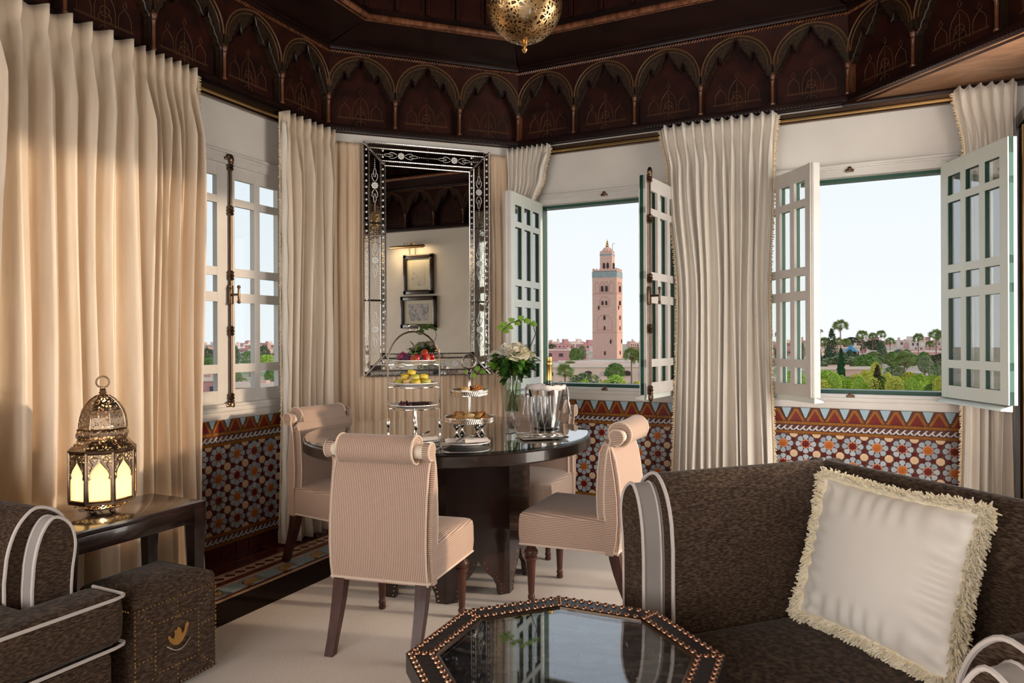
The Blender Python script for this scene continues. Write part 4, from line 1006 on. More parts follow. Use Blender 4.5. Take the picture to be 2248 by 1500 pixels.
for s in (-1, 1): b.tube([(s * (sw / 2 - .012), .003, .125), (s * (sw / 2 - .022), .003, .150), (s * (sw / 2 - .014), .003, .172), (s * (sw / 2 - .026), .003, .182), (s * .008, .003, .176), (s * .016, .003, .165)], .0022, 5)
me_al = b.mesh('arch_edge', m_lbr)
for k in range(8):
    am = PI / 8 + k * PI / 4; L_ = (apo * math.cos(am), apo * math.sin(am), .062); R3 = (0, 0, am - PI / 2)
    for nm, me in (('frosted_pane', me_pane), ('arch_fret', me_ar), ('arch_edge', me_al)): place(nm, me, lt, L_, R3)
b = MB(); b.lathe([(.126, .268), (.092, .306)], 8, 0, None, 0, False); b.build('shoulder', m_lpc, lt, 0)
b = MB(); b.lathe([(.090, .306), (.098, .314), (.100, .326), (.096, .338), (.090, .346)], 8, 0, None, 0, False); b.build('collar', m_lpc, lt, 0)
b = MB(); b.lathe([(.091, .346), (.090, .372), (.086, .396), (.077, .422), (.062, .447), (.044, .466), (.024, .480)], 8, 0, None, 0, False); b.build('dome', m_lpc, lt, 0)
b = MB()
for k in range(8):
    a = k * PI / 4; b.tube([(r * math.cos(a), r * math.sin(a), z) for r, z in ((.092, .346), (.091, .372), (.087, .396), (.078, .422), (.063, .447), (.045, .466), (.024, .481))], .0028, 5)
b.lathe([(.094, .343), (.097, .347), (.093, .350)], 8, 0, None, 0, False); b.lathe([(.091, .302), (.095, .306), (.091, .309)], 8, 0, None, 0, False); b.build('ribs', m_lbr, lt)
b = MB(); b.lathe([(.026, .478), (.020, .484), (.011, .488), (.016, .494), (.010, .499), (.013, .504), (.008, .510), (.008, .514)], 12); b.tube([(.023 * math.cos(2 * PI * i / 20), 0, .536 + .023 * math.sin(2 * PI * i / 20)) for i in range(20)], .0035, 6, True, 0, Matrix.Rotation(D(70), 4, 'Z')); b.build('ring_finial', m_lbr, lt)
for k in range(4):
    a = k * PI / 2 + .4; b = MB(); b.ball((.05 * math.cos(a), .05 * math.sin(a), .012), .011, 8, 6); b.build('foot', m_lbr, lt)
b = MB(); b.ball((0, 0, .135), .012, 10, 8); b.lathe([(.010, .028), (.012, .11), (.008, .125)], 10); b.build('bulb', mat('lit_bulb', (1, .8, .5), .4, emit=60, ecol=(1, .66, .30)), lt)
b = MB(); b.tube([(.0, .05, .022), (-.02, .10, .006), (-.05, .17, .004), (-.10, .20, .004), (-.12, .25, -.02)], .003, 6, False, 0, Matrix.Rotation(D(70), 4, 'Z')); b.build('flex', m_frame, lt)
l = bpy.data.lights.new('lantern_bulb', 'POINT'); l.energy = 3.0; l.color = (1, .74, .44); l.shadow_soft_size = .02
lo = bpy.data.objects.new('lantern_bulb', l); col.objects.link(lo); lo.location = (-2.776, 1.865, .745)

# ================================================================ hanging lamp
pd = thing('pendant_lamp', 'pierced brass globe lamp hanging from the carved ceiling', 'lamp', (-1.16, 2.52, 2.434))
m_ppc = pierced_mat('pierced_brass', (.50, .34, .17), 62, .30, .3)
gl = [(.022, .046)]; gl += [(.149 * math.cos(a), .193 + .149 * math.sin(a)) for a in [D(-78 + 148 * i / 22) for i in range(23)]]
b = MB(); b.lathe(gl, 48, 0, None, 0, False); b.build('globe', m_ppc, pd)
b = MB(); b.lathe([(0, 0), (.006, .004), (.012, .014), (.007, .022), (.005, .026), (.015, .034), (.010, .042), (.018, .047), (.030, .052)], 16); b.build('finial', m_brass, pd)
b = MB(); b.lathe([(.055, .33), (.06, .336), (.04, .35), (.02, .37), (.012, .40), (.016, .41), (.0, .42)], 20); b.build('cap', m_brass, pd)
b = MB()
for i in range(52):
    z = .425 + i * .0235
    b.tube([(.008 * math.cos(q), 0, z + .014 * math.sin(q)) for q in [2 * PI * j / 8 for j in range(8)]], .0022, 4, True, 0, Matrix.Rotation((i % 2) * PI / 2, 4, 'Z'))
b.build('chain', m_brass, pd)
b = MB(); b.ball((0, 0, .18), (.03, .03, .045), 10, 8); b.build('bulb', mat('dim_bulb', (.9, .8, .6), .4), pd)

# ================================================================ things on the dining table
m_porc = mat('white_porcelain', (.80, .78, .77), .18, coat=.3)
m_cloth = mat('white_linen', (.78, .70, .66), .8, c2=(.72, .65, .61), scale=25)
m_fork = m_silver
def plate_mesh(r, nm='plate'):
    return MB().lathe([(.0, .004), (r * .55, .004), (r * .60, .0), (r * .64, .003), (r, .016), (r * .995, .020), (r * .66, .009), (r * .58, .007), (.0, .007)], 40).mesh(nm, m_porc)
# -- tall three-tier stand
SX, SY = W(-.525, 3.75); RR = YAW
ts = thing('tiered_cake_stand', 'tall silver arched stand with three plates, left on the table', 'cake stand', (SX, SY, TZ), RR)
hx = .138
b = MB(); b.tube([(-hx, 0, .0), (-hx, 0, .20), (-hx, 0, .395)] + [(-hx * math.cos(a), 0, .395 + .158 * math.sin(a)) for a in [PI * i / 16 for i in range(1, 16)]] + [(hx, 0, .395), (hx, 0, .20), (hx, 0, 0)], .0052, 8); b.build('arch', m_silver, ts)
b = MB()
b.tube([(.030 * math.cos(2 * PI * i / 20), .004 * math.sin(4 * PI * i / 20), .573 + .016 * math.sin(2 * PI * i / 20)) for i in range(20)], .0032, 6, True)
b.build('loop_handle', m_silver, ts)
for z, r in ((.143, .115), (.258, .112), (.378, .105)):
    b = MB(); b.tube([(r * math.cos(2 * PI * i / 32), r * .95 * math.sin(2 * PI * i / 32), z) for i in range(32)], .0035, 6, True)
    for s in (-1, 1): b.tube([(s * r, 0, z), (s * hx, 0, z - .004)], .003, 6)
    b.build('plate_ring', m_silver, ts)
for x, y, h in ((-.012, .108, .143), (.024, -.105, .143), (-hx, 0, .06), (hx, 0, .06)):
    b = MB(); b.lathe([(.007, 0), (.005, .012), (.004, .035), (.008, .045), (.012, .058), (.012, .066), (.008, .080), (.004, .090), (.004, max(h, .10))], 10, 0, Matrix.Translation((x, y, 0))); b.build('leg', m_silver, ts)
def onstand(x, y, z): X = SX + x * math.cos(RR) - y * math.sin(RR); Y = SY + x * math.sin(RR) + y * math.cos(RR); return (X, Y, TZ + z)
mp1 = plate_mesh(.128)
for z, lab in ((.147, 'white plate of dark chocolates, lowest on the arched stand'), (.262, 'white plate of yellow macarons, middle of the arched stand'), (.382, 'white plate of red fruit, top of the arched stand')):
    tag(place('plate', mp1, None, onstand(0, 0, z), (0, 0, RR), (1, 1, 1) if z < .3 else (.92, .92, 1)), lab, 'plate', 'plates of the arched stand')
# macarons
mac_cols = {'lemon yellow': (.80, .56, .03), 'lime green': (.52, .50, .06), 'pale apricot': (.70, .42, .16)}
mats_mac = {k: mat('macaron_' + k.replace(' ', '_'), c, .6, c2=tuple(v * .85 for v in c), scale=60, bump=.2, bscale=90) for k, c in mac_cols.items()}
m_cream = mat('macaron_cream', (.72, .62, .30), .6)
for x, y, z, cn, pos in ((-.075, -.02, 0, 'lime green', 'at the left rim of the plate'), (-.03, -.045, 0, 'pale apricot', 'in the front of the plate'), (.022, -.05, 0, 'lemon yellow', 'lying at the front centre of the plate'), (.072, -.025, 0, 'lime green', 'at the right rim of the plate'),
                      (-.05, .03, 0, 'lemon yellow', 'hidden low at the back of the pile'), (.03, .04, 0, 'lemon yellow', 'low at the back right of the pile'),
                      (-.045, -.008, .028, 'lemon yellow', 'in the second layer on the left'), (.010, -.02, .026, 'lime green', 'in the second layer at the centre'), (.052, .0, .027, 'lemon yellow', 'in the second layer on the right'), (-.014, -.002, .050, 'lemon yellow', 'crowning the pile')):
    t = thing('macaron', '%s macaron %s' % (cn, pos), 'macaron', onstand(x, y, .271 + z), RR + x * 9, 'macarons on the middle plate')
    t.rotation_euler = (.18 * math.sin(x * 70), .15 * math.cos(y * 60), x * 9)
    for zz, f in ((.0, -1), (.016, 1)):
        b = MB(); b.lathe([(.0, 0), (.021, 0), (.0235, .003), (.022, .008), (.014, .0115), (0, .0125)] if f > 0 else [(.0, 0), (.014, .001), (.022, .004), (.0235, .0085), (.021, .0115), (.0, .0115)], 18); o = b.build('shell', mats_mac[cn], t); o.location = (0, 0, zz)
    b = MB(); b.lathe([(0, .011), (.021, .011), (.021, .0165), (0, .0165)], 16); b.build('filling', m_cream, t)
# chocolates
m_choc = mat('dark_chocolate', (.030, .012, .010), .35); m_cherry = mat('dark_berry', (.055, .006, .018), .25)
for i, (x, y, r_) in enumerate(((-.062, -.03, .014), (-.045, -.052, .013), (-.035, -.02, .014), (-.015, -.045, .012))):
    b = MB(); b.ball((0, 0, r_ * .9), (r_, r_, r_ * .9), 12, 8); b.lathe([(.003, 0), (.006, .004), (.0, .008)], 6, 0, Matrix.Translation((0, 0, r_ * 1.7)))
    tag(b.build('berry', m_cherry), ['dark purple berry leftmost on the lowest plate', 'dark purple berry nearest the front of the lowest plate', 'dark purple berry behind the other berries of the lowest plate', 'dark purple berry next to the chocolate sticks'][i], 'berry', 'berries on the lowest plate'); bpy.context.scene.collection.objects[-1].location = onstand(x, y, .155)
for i, (x, y, a) in enumerate(((.03, -.03, -.5), (.05, -.01, -.35), (.025, .01, -.25), (.06, -.035, -.6))):
    b = MB(); b.rbox((0, 0, .006), (.085, .020, .012), .003); b.rbox((0, 0, .0125), (.08, .006, .003), .001)
    o = b.build('chocolate_bar', m_choc); tag(o, 'dark chocolate stick, ' + ['second from the front of the lowest plate', 'lying towards the right of the lowest plate', 'at the back of the lowest plate', 'nearest the front rim of the lowest plate'][i], 'chocolate', 'chocolate sticks on the lowest plate'); o.location = onstand(x, y, .155 + .004 * i); o.rotation_euler = (0, -.06, RR + a)
# fruit
m_straw = mat('strawberry', (.50, .015, .02), .3, c2=(.40, .01, .015), scale=50, bump=.4, bscale=140); m_grape = mat('black_grape', (.045, .018, .05), .3, c2=(.10, .05, .09), scale=30); m_fig = mat('fig', (.32, .035, .10), .4, c2=(.12, .02, .06), scale=12); m_apri = mat('red_tomato_fruit', (.65, .05, .02), .25)
m_leafg = mat('green_leaf', (.10, .23, .02), .4, c2=(.055, .15, .016), scale=20, spec=.5); m_leafl = mat('lime_leaf', (.20, .34, .045), .4, c2=(.13, .26, .03), scale=18); m_leafd = mat('deep_green_leaf', (.022, .075, .012), .3, c2=(.045, .13, .02), scale=14)
def leaf_sheet(b, p, d, up, L, w, mi=0, lobes=False, bend=.25):
    d = Vector(d).normalized(); up = Vector(up); s = d.cross(up).normalized(); up = s.cross(d); p = Vector(p); rows = []
    prof = [0, .55, .95, 1.0, .85, .55, .0] if not lobes else [0, .75, 1.0, .62, .70, .35, 0]
    for i, k in enumerate(prof):
        t = i / 6; c = p + d * (L * t) + up * (-bend * L * t * t); rows.append([c - s * (w * k) + up * (w * .25 * k), c, c + s * (w * k) + up * (w * .25 * k)])
    b.sheet([[tuple(q) for q in r] for r in rows], mi)
def top_tag(o, lab, cat, loc, group=None): tag(o, lab, cat, group); o.location = loc; return o
Fz = .390
top_tag(MB().ball((0, 0, .026), (.030, .030, .027), 16, 10).lathe([(.004, .05), (.003, .06)], 6).build('fig', m_fig), 'ripe pink and purple fig at the left of the fruit plate', 'fig', onstand(-.058, -.005, Fz))
gb = thing('grape_bunch', 'small bunch of black grapes in the middle of the fruit plate', 'grapes', onstand(-.022, -.035, Fz)); rg = random.Random(3); me_g = MB().ball((0, 0, 0), .0095, 10, 8).mesh('grape', m_grape)
for i in range(26):
    a, q = rg.uniform(0, 6.28), rg.random() ** .5; place('grape', me_g, gb, (q * .026 * math.cos(a), q * .022 * math.sin(a), .009 + .034 * rg.random() * (1.1 - q)))
top_tag(MB().ball((0, 0, .017), (.018, .018, .017), 14, 10).build('small_tomato', m_apri), 'bright orange-red round fruit at the front of the fruit plate', 'fruit', onstand(.008, -.068, Fz))
me_sb = MB().lathe([(0, 0), (.008, .004), (.016, .016), (.020, .028), (.017, .036), (.008, .040), (0, .039)], 14)
for i, (x, y, z, rx) in enumerate(((.036, -.06, 0, 1.3), (.062, -.045, 0, 1.2), (.075, -.02, 0, 1.0), (.05, -.02, .022, 1.35), (.035, .01, 0, .9), (.072, -.03, .024, .6))):
    t = thing('strawberry', 'red strawberry ' + ['lying at the front right of the fruit plate', 'near the right front rim of the fruit plate', 'at the right rim of the fruit plate', 'on top of the other strawberries', 'behind the mint leaves', 'leaning upright on the strawberry heap'][i], 'strawberry', onstand(x, y, Fz + .014 + z), group='strawberries on the fruit plate'); t.rotation_euler = (rx, .2 * i, i * 1.1)
    place('flesh', me_sb.mesh('flesh', m_straw), t); b = MB()
    for k in range(6): leaf_sheet(b, (0, 0, .039), (math.cos(k), math.sin(k), .15), (0, 0, 1), .014, .004)
    b.build('calyx', m_leafg, t)
t = thing('mint_sprig', 'green mint sprig standing behind the fruit', 'herb', onstand(.005, .03, Fz)); b = MB(); rg = random.Random(9)
for k in range(26): 
    a = rg.uniform(0, 6.28); h = rg.uniform(.01, .075); leaf_sheet(b, (.012 * math.cos(a), .012 * math.sin(a), h), (math.cos(a), math.sin(a), rg.uniform(.1, .9)), (0, 0, 1), rg.uniform(.025, .04), .011)
b.build('leaves', m_leafl, t, 60); MB().tube([(0, 0, 0), (.002, 0, .04), (0, .003, .075)], .002, 5).build('stem', m_leafg, t)

# -- two-tier gallery stand
GX, GY = W(-.227, 3.72)
gs = thing('gallery_cake_stand', 'two-tier silver stand with pierced galleries and a ring handle', 'cake stand', (GX, GY, TZ), RR)
def gallery(r, z, h):
    b = MB(); b.lathe([(0, z), (r * .98, z), (r, z + .002), (r, z + .005), (0, z + .004)], 40); b.build('tray', m_silver, gs)
    b = MB(); b.lathe([(r, z + h - .003), (r + .010, z + h), (r + .010, z + h + .003), (r - .002, z + h)], 40, 0, None, 0, False); b.build('gallery_rim', m_silver, gs)
    b = MB(); n = int(r * 2 * PI / .010)
    for i in range(n):
        for q in (-1, 1):
            a1, a2 = 2 * PI * i / n, 2 * PI * (i + q) / n; b.tube([(r * math.cos(a1), r * math.sin(a1), z + .003), (r * math.cos(a2), r * math.sin(a2), z + h)], .0016, 4)
    b.build('pierced_gallery', m_silver, gs)
gallery(.128, .070, .030); gallery(.098, .212, .030)
b = MB(); b.lathe([(.012, .07), (.020, .078), (.011, .09), (.010, .205), (.016, .212)], 14); b.lathe([(.016, .216), (.010, .225), (.009, .30), (.014, .315), (.017, .325), (.011, .335), (.013, .345), (.008, .352)], 14); b.build('stem', m_silver, gs)
b = MB(); b.tube([(.037 * math.cos(2 * PI * i / 24), 0, .388 + .037 * math.sin(2 * PI * i / 24)) for i in range(24)], .0055, 8, True); b.build('ring_handle', m_silver, gs)
for k in range(4):
    a = k * PI / 2 + .6; b = MB(); b.lathe([(.020, 0), (.016, .004), (.008, .016), (.006, .034), (.012, .048), (.024, .058), (.026, .07)], 12, 0, Matrix.Translation((.078 * math.cos(a), .078 * math.sin(a), 0))); b.build('foot', m_silver, gs)
def ongal(x, y, z): X = GX + x * math.cos(RR) - y * math.sin(RR); Y = GY + x * math.sin(RR) + y * math.cos(RR); return (X, Y, TZ + z)
m_p = [mat('golden_pastry', (.52, .26, .07), .6, c2=(.62, .40, .16), scale=40, bump=.5, bscale=60, bdist=.004), mat('pale_pastry', (.66, .47, .24), .65, c2=(.55, .33, .13), scale=35, bump=.5, bscale=60, bdist=.004), mat('brown_glazed_pastry', (.32, .10, .025), .35, c2=(.45, .18, .05), scale=30, bump=.5, bscale=60, bdist=.004)]
def pastry(kind):
    b = MB(); r = random.Random(kind * 7 + 1)
    if kind == 0:                                   # ridged shell biscuit
        rows = []
        for j in range(7):
            t = j / 6; rows.append([(( .023 * math.sin(PI * (.08 + .84 * t)) * (1 + .08 * math.cos(9 * a))) * math.cos(a), -.024 + .048 * t, .010 + .012 * math.sin(PI * (.08 + .84 * t)) * math.sin(a)) for a in [2 * PI * i / 24 for i in range(24)]])
        b.sheet(rows, closed=True)
    elif kind == 1:                                 # rolled crescent
        b.tube([(.024 * math.cos(a), .020 * math.sin(a), .011) for a in [D(-20 + 220 * i / 10) for i in range(11)]], [.004, .008, .010, .012, .013, .013, .013, .012, .010, .008, .004], 10)
    elif kind == 2:                                 # folded triangle
        b.prism([(-.026, -.018), (.026, -.016), (.0, .028)], 0, .014); b.prism([(-.018, -.012), (.018, -.012), (0, .018)], .013, .020)
    else:                                           # twisted knot
        b.tube([((.018 + .007 * math.cos(3 * a)) * math.cos(2 * a), (.018 + .007 * math.cos(3 * a)) * math.sin(2 * a), .012 + .008 * math.sin(3 * a)) for a in [2 * PI * i / 36 for i in range(36)]], .0062, 8, True)
    return b
kinds = ['shell biscuit', 'almond crescent', 'folded pastry triangle', 'glazed pastry knot']; pm = {(k, m): pastry(k).mesh('pastry', m_p[m]) for k in range(4) for m in range(3)}
rg = random.Random(12)
side = lambda x, y: ('front' if y < -.02 else 'back' if y > .03 else 'middle') + (' left' if x < -.03 else ' right' if x > .03 else '')
for tier, (R_t, zt, seq) in enumerate(((.100, .076, [(i, .083, 0) for i in range(11)] + [(i, .040, 0) for i in range(5)] + [(i, .060, .022) for i in range(8)]), (.07, .218, [(i, .062, 0) for i in range(7)] + [(i, .040, .020) for i in range(4)]))):
    for idx, (i, rr, dz) in enumerate(seq):
        n = {.083: 11, .040: 5 if tier == 0 else 4, .060: 8, .062: 7}[rr]; a = 2 * PI * i / n + idx * .13; k = (idx * 3 + tier) % 4; mm = 2 if k == 3 else (idx % 2)
        x, y = rr * math.cos(a), rr * math.sin(a)
        o = place('pastry', pm[(k, mm)], None, ongal(x, y, zt + dz), (rg.uniform(-.35, .35), rg.uniform(-.35, .35), rg.uniform(0, 6)), (1.05, 1.05, 1.1))
        tag(o, '%s %s, %s of the %s tray%s' % (['golden', 'pale', 'dark brown'][mm], kinds[k], side(x, y), ['lower', 'upper'][tier], ' heap' if dz else ''), 'pastry', '%s pastries on the %s tray' % (['golden', 'pale', 'dark brown'][mm] + ' ' + kinds[k], ['lower', 'upper'][tier]))

# -- place settings
mp2 = plate_mesh(.118)
def setting(x, d, rz, which):
    X, Y = W(x, d); tag(place('plate', mp2, None, (X, Y, TZ), (0, 0, rz)), 'white side plate with folded napkins, ' + which, 'plate', 'side plates with napkins')
    for i, (nx, ny, a) in enumerate(((-.045, .005, .35), (.045, .0, .55))):
        b = MB(); rows = []
        for j in range(7):
            u = -1 + 2 * j / 6; w = .026 + .008 * u; rows.append([(.062 * u, -w, .0), (.062 * u, -w * .6, .012 + .002 * math.sin(5 * u)), (.062 * u, 0, .017 + .003 * math.sin(7 * u + i)), (.062 * u, w * .6, .011), (.062 * u, w, .0)])
        b.sheet(rows); b.sheet([[(p[0], p[1], p[2] * .55 + .001) for p in r] for r in rows]); o = b.build('napkin', m_cloth, None, 60)
        tag(o, 'folded white napkin on the %s, %s roll' % (which.replace('the one ', 'plate '), ['left', 'right'][i]), 'napkin', 'folded napkins'); o.location = (X + nx * math.cos(rz) - ny * math.sin(rz), Y + nx * math.sin(rz) + ny * math.cos(rz), TZ + .0165); o.rotation_euler = (0, 0, rz + a)
    t = thing('fork', 'silver fork resting across the napkins, ' + which.replace('the one ', 'plate '), 'fork', (X, Y, TZ + .036), rz + .95, 'silver dessert forks')
    b = MB(); b.tube([(-.075, 0, -.012), (-.04, 0, -.002), (.0, 0, .002), (.04, 0, .004)], [.004, .0035, .0025, .003], 6, False, 0, None, .5); b.build('fork_handle', m_fork, t)
    b = MB(); b.rbox((.052, 0, .005), (.026, .018, .0025), .001)
    for k in range(4): b.tube([(.063, -.0075 + k * .005, .005), (.08, -.0075 + k * .005, .008), (.095, -.0075 + k * .005, .014)], .0013, 5)
    b.build('tines', m_fork, t)
setting(-.473, 3.44, RR, 'the one under the arched stand'); setting(-.2237, 3.38, RR, 'the one in front of the gallery stand')

# -- vase with roses and ivy
VX, VY = W(.002, 4.10)
vz = thing('flower_vase', 'tall clear glass vase with a heavy base, holding the white roses', 'vase', (VX, VY, TZ))
b = MB(); b.lathe([(.0, .001), (.034, .001), (.042, .02), (.048, .06), (.050, .10), (.050, .30), (.047, .302), (.046, .30), (.046, .105), (.042, .085), (.0, .078)], 32); b.build('glass', m_crystal, vz)
b = MB(); b.lathe([(.0, .0805), (.041, .087), (.045, .105), (.0452, .255), (.0, .255)], 24); b.build('water', glass_mat('water', (.80, .88, .70), .6, 0, 1.33), vz)
m_stem = mat('flower_stem', (.13, .17, .03), .5, c2=(.24, .22, .06), scale=20); m_rose = mat('white_rose', (.92, .89, .80), .6, c2=(.90, .82, .62), scale=7, sheen=.3); m_rosey = mat('cream_rose', (.85, .74, .46), .6, c2=(.86, .80, .64), scale=8, sheen=.3); m_twig = mat('vine_twig', (.06, .025, .02), .6)
def rose(b, c, R, seed, ax):
    r = random.Random(seed); ax = Vector(ax).normalized(); q = Vector((0, 0, 1)).rotation_difference(ax).to_matrix()
    for k in range(22):
        lay = k / 22; rad = R * (.12 + .80 * lay); a0_ = k * 2.4 + r.uniform(-.3, .3); hgt = R * (1.05 - .45 * lay); op = .15 + .95 * lay; rows = []
        for j in range(5):
            v = j / 4; row = []
            for i in range(6):
                u = -1 + i / 2.5; a = a0_ + u * (.85 - .15 * lay) ; rr = rad * (.35 + .65 * v) + R * .28 * op * v ** 3; zz = -R * .35 + hgt * v * (1 - .18 * u * u) - R * .25 * op * v ** 4
                p = q @ Vector((rr * math.cos(a), rr * math.sin(a), zz)); row.append(tuple(Vector(c) + p))
            rows.append(row)
        b.sheet(rows)
    return b
rcol = ['leftmost white rose, half hidden by leaves', 'large white rose on the left top of the bouquet', 'creamy yellow rose at the centre front of the bouquet', 'creamy rose on the right of the bouquet', 'white rose at the back top of the bouquet']
for i, (x, y, z, R, mm) in enumerate(((-.105, .01, .415, .040, 0), (-.035, .0, .450, .052, 0), (.022, -.045, .425, .056, 1), (.070, -.01, .425, .050, 1), (.030, .045, .462, .046, 0))):
    t = thing('rose', rcol[i], 'rose', (VX, VY, TZ), RR, 'roses in the vase')
    b = MB(); rose(b, (x, y, z), R * 1.22, i + 3, (x * 3, y * 3 - .35, .8)); b.build('bloom', [m_rose, m_rosey][mm], t, 80)
    b = MB(); b.tube([(-x * .25, -y * .25, .095), (x * .1, y * .1, .28), (x * .6, y * .6, z - .06), (x, y, z - R * .3)], .0032, 6); b.build('stem', m_stem, t)
rl = random.Random(31)
for i in range(9):
    a = i * 2 * PI / 9 + .2
    t = thing('foliage_sprig', 'glossy green leafy sprig in the bouquet, ' + ['at its right', 'at its right back', 'at its back', 'at its left back', 'at its far left', 'at its left front', 'at its front', 'low in front of the roses', 'at its right front'][i], 'foliage', (VX, VY, TZ), RR, 'green sprigs in the vase')
    b = MB(); ex, ey = .105 * math.cos(a), .075 * math.sin(a); b.tube([(-ex * .3, -ey * .3, .09), (ex * .1, ey * .1, .27), (ex * .6, ey * .6, .36), (ex, ey, .40)], .0028, 5); b.build('stem', m_stem, t)
    b = MB(); b2_ = MB()
    for k in range(28):
        v = rl.uniform(.25, 1.0); p = (ex * v * 1.1, ey * v * 1.1, .300 + .11 * v + rl.uniform(-.05, .03)); d = (math.cos(a) + rl.uniform(-1.1, 1.1), math.sin(a) * .8 + rl.uniform(-1.1, 1.1), rl.uniform(-.75, .55))
        leaf_sheet(b if k % 3 else b2_, p, d, (0, 0, 1), rl.uniform(.045, .075), rl.uniform(.014, .021))
    b.build('dark_leaves', m_leafd, t, 70); b2_.build('light_leaves', m_leafg, t, 70)
for pts, lab, lv in (([(0, 0, .12), (.0, -.02, .30), (-.09, -.03, .36), (-.19, -.04, .33), (-.27, -.05, .30)], 'ivy tendril reaching out left of the bouquet', (.55, .75, .92)),
                     ([(.01, 0, .12), (.03, 0, .30), (.10, .0, .45), (.135, .0, .54), (.12, 0, .60), (.06, 0, .625), (-.02, 0, .60), (-.06, 0, .56)], 'ivy tendril looping over the top of the bouquet', (.60, .70, .80, .90, .98))):
    t = thing('ivy_tendril', lab, 'ivy', (VX, VY, TZ), RR); b = MB(); b.tube(pts, .0028, 6); b.build('twig', m_twig, t)
    for v in lv:
        f = v * (len(pts) - 1); i = min(int(f), len(pts) - 2); p = Vector(pts[i]).lerp(Vector(pts[i + 1]), f - i)
        for q in (-1, 1):
            b = MB(); leaf_sheet(b, (0, 0, 0), (q * .8, -.2, -.4 * q + .15), (0, -1, .5), .042, .021, 0, True); o = b.build('ivy_leaf', m_leafl, t, 70); o.location = p
    
# -- wine cooler
BX, BY = W(.195, 4.02)
wb = thing('wine_cooler', 'silver wine bucket with a white cloth tied round its rim', 'bucket', (BX, BY, TZ), RR)
b = MB(); b.lathe([(.0, .0), (.072, .0), (.076, .006), (.070, .012), (.080, .05), (.096, .16), (.104, .232), (.110, .238), (.108, .242), (.100, .238), (.092, .16), (.076, .05), (.0, .014)], 40); b.build('bucket', m_silver, wb)
for s in (-1, 1):
    b = MB(); b.tube([(s * .100, -.02, .185), (s * .125, -.015, .19), (s * .132, 0, .19), (s * .125, .015, .19), (s * .100, .02, .185)], .0045, 6); b.build('handle', m_silver, wb)
b = MB(); rows = []
for i in range(41):
    a = 2 * PI * i / 40; w = 1 + .04 * math.sin(7 * a); rows.append([(.094 * math.cos(a), .094 * math.sin(a), .225), (.098 * math.cos(a), .098 * math.sin(a), .247 * 1.0), (.107 * w * math.cos(a), .107 * w * math.sin(a), .250 + .003 * math.sin(11 * a)), (.115 * w * math.cos(a), .115 * w * math.sin(a), .238), (.113 * math.cos(a), .113 * math.sin(a), .222 + .004 * math.sin(9 * a))])
b.sheet(rows)
for s in (-1, 1):
    rows = []
    for j in range(9):
        z = .235 - .018 * j; w = .018 + .004 * j; rows.append([(s * (.118 + .002 * j + .005 * math.sin(i * 2.3 + j)), -.012 + (i - 3) * w / 3, z - abs(i - 3) * .002 * (j > 6)) for i in range(7)])
    b.sheet(rows)
cl_ = b.build('tied_cloth', m_cloth, wb, 60); cl_.modifiers.new('cloth', 'SOLIDIFY').thickness = .003
bt = thing('wine_bottle', 'green bottle with a gold foil neck standing in the bucket', 'bottle', (BX + .012, BY + .01, TZ + .03)); bt.rotation_euler = (.05, .03, 0)
b = MB(); b.lathe([(.0, 0), (.038, 0), (.041, .01), (.041, .15), (.036, .18), (.022, .215), (.0165, .245), (.0155, .28)], 24); b.build('bottle_glass', mat('bottle_green', (.012, .030, .010), .1, spec=.8), bt)
b = MB(); b.lathe([(.0172, .246), (.0165, .27), (.0160, .33), (.0185, .334), (.0188, .345), (.0160, .350), (.019, .358), (.0175, .378), (.0, .384)], 20); b.build('gold_foil', mat('gold_foil', (.80, .58, .20), .35, 1.0, bump=.3, bscale=80), bt)
# -- tray with flutes
RX, RY = W(.150, 3.62)
ty = thing('serving_tray', 'small rectangular silver tray under the champagne flutes', 'tray', (RX, RY, TZ), RR + .22)
b = MB(); b.rbox((0, 0, .006), (.235, .17, .006), .003); b.build('tray_plate', m_silver, ty)
b = MB(); b.tube([(x, y, .011) for x, y in ((-.118, -.085), (.118, -.085), (.118, .085), (-.118, .085))], .004, 6, True); b.build('tray_rim', m_silver, ty)
fl = [(.0, .001), (.030, .001), (.031, .003), (.008, .006), (.0045, .015), (.008, .028), (.0042, .04), (.0042, .062), (.007, .070), (.010, .075), (.018, .095), (.024, .125), (.0265, .16), (.0275, .205), (.0262, .205), (.0250, .16), (.0222, .125), (.016, .095), (.004, .080), (.0, .079)]
me_flute = MB().lathe(fl, 24).mesh('champagne_flute', m_crystal)
for x, y, lab in ((-.062, -.022, 'leftmost champagne flute on the tray'), (.005, -.045, 'champagne flute nearest the front of the tray'), (-.01, .040, 'champagne flute at the back of the tray'), (.068, .012, 'rightmost champagne flute on the tray')):
    c, s = math.cos(RR + .22), math.sin(RR + .22); tag(place('champagne_flute', me_flute, None, (RX + x * c - y * s, RY + x * s + y * c, TZ + .009)), lab, 'glass', 'champagne flutes')

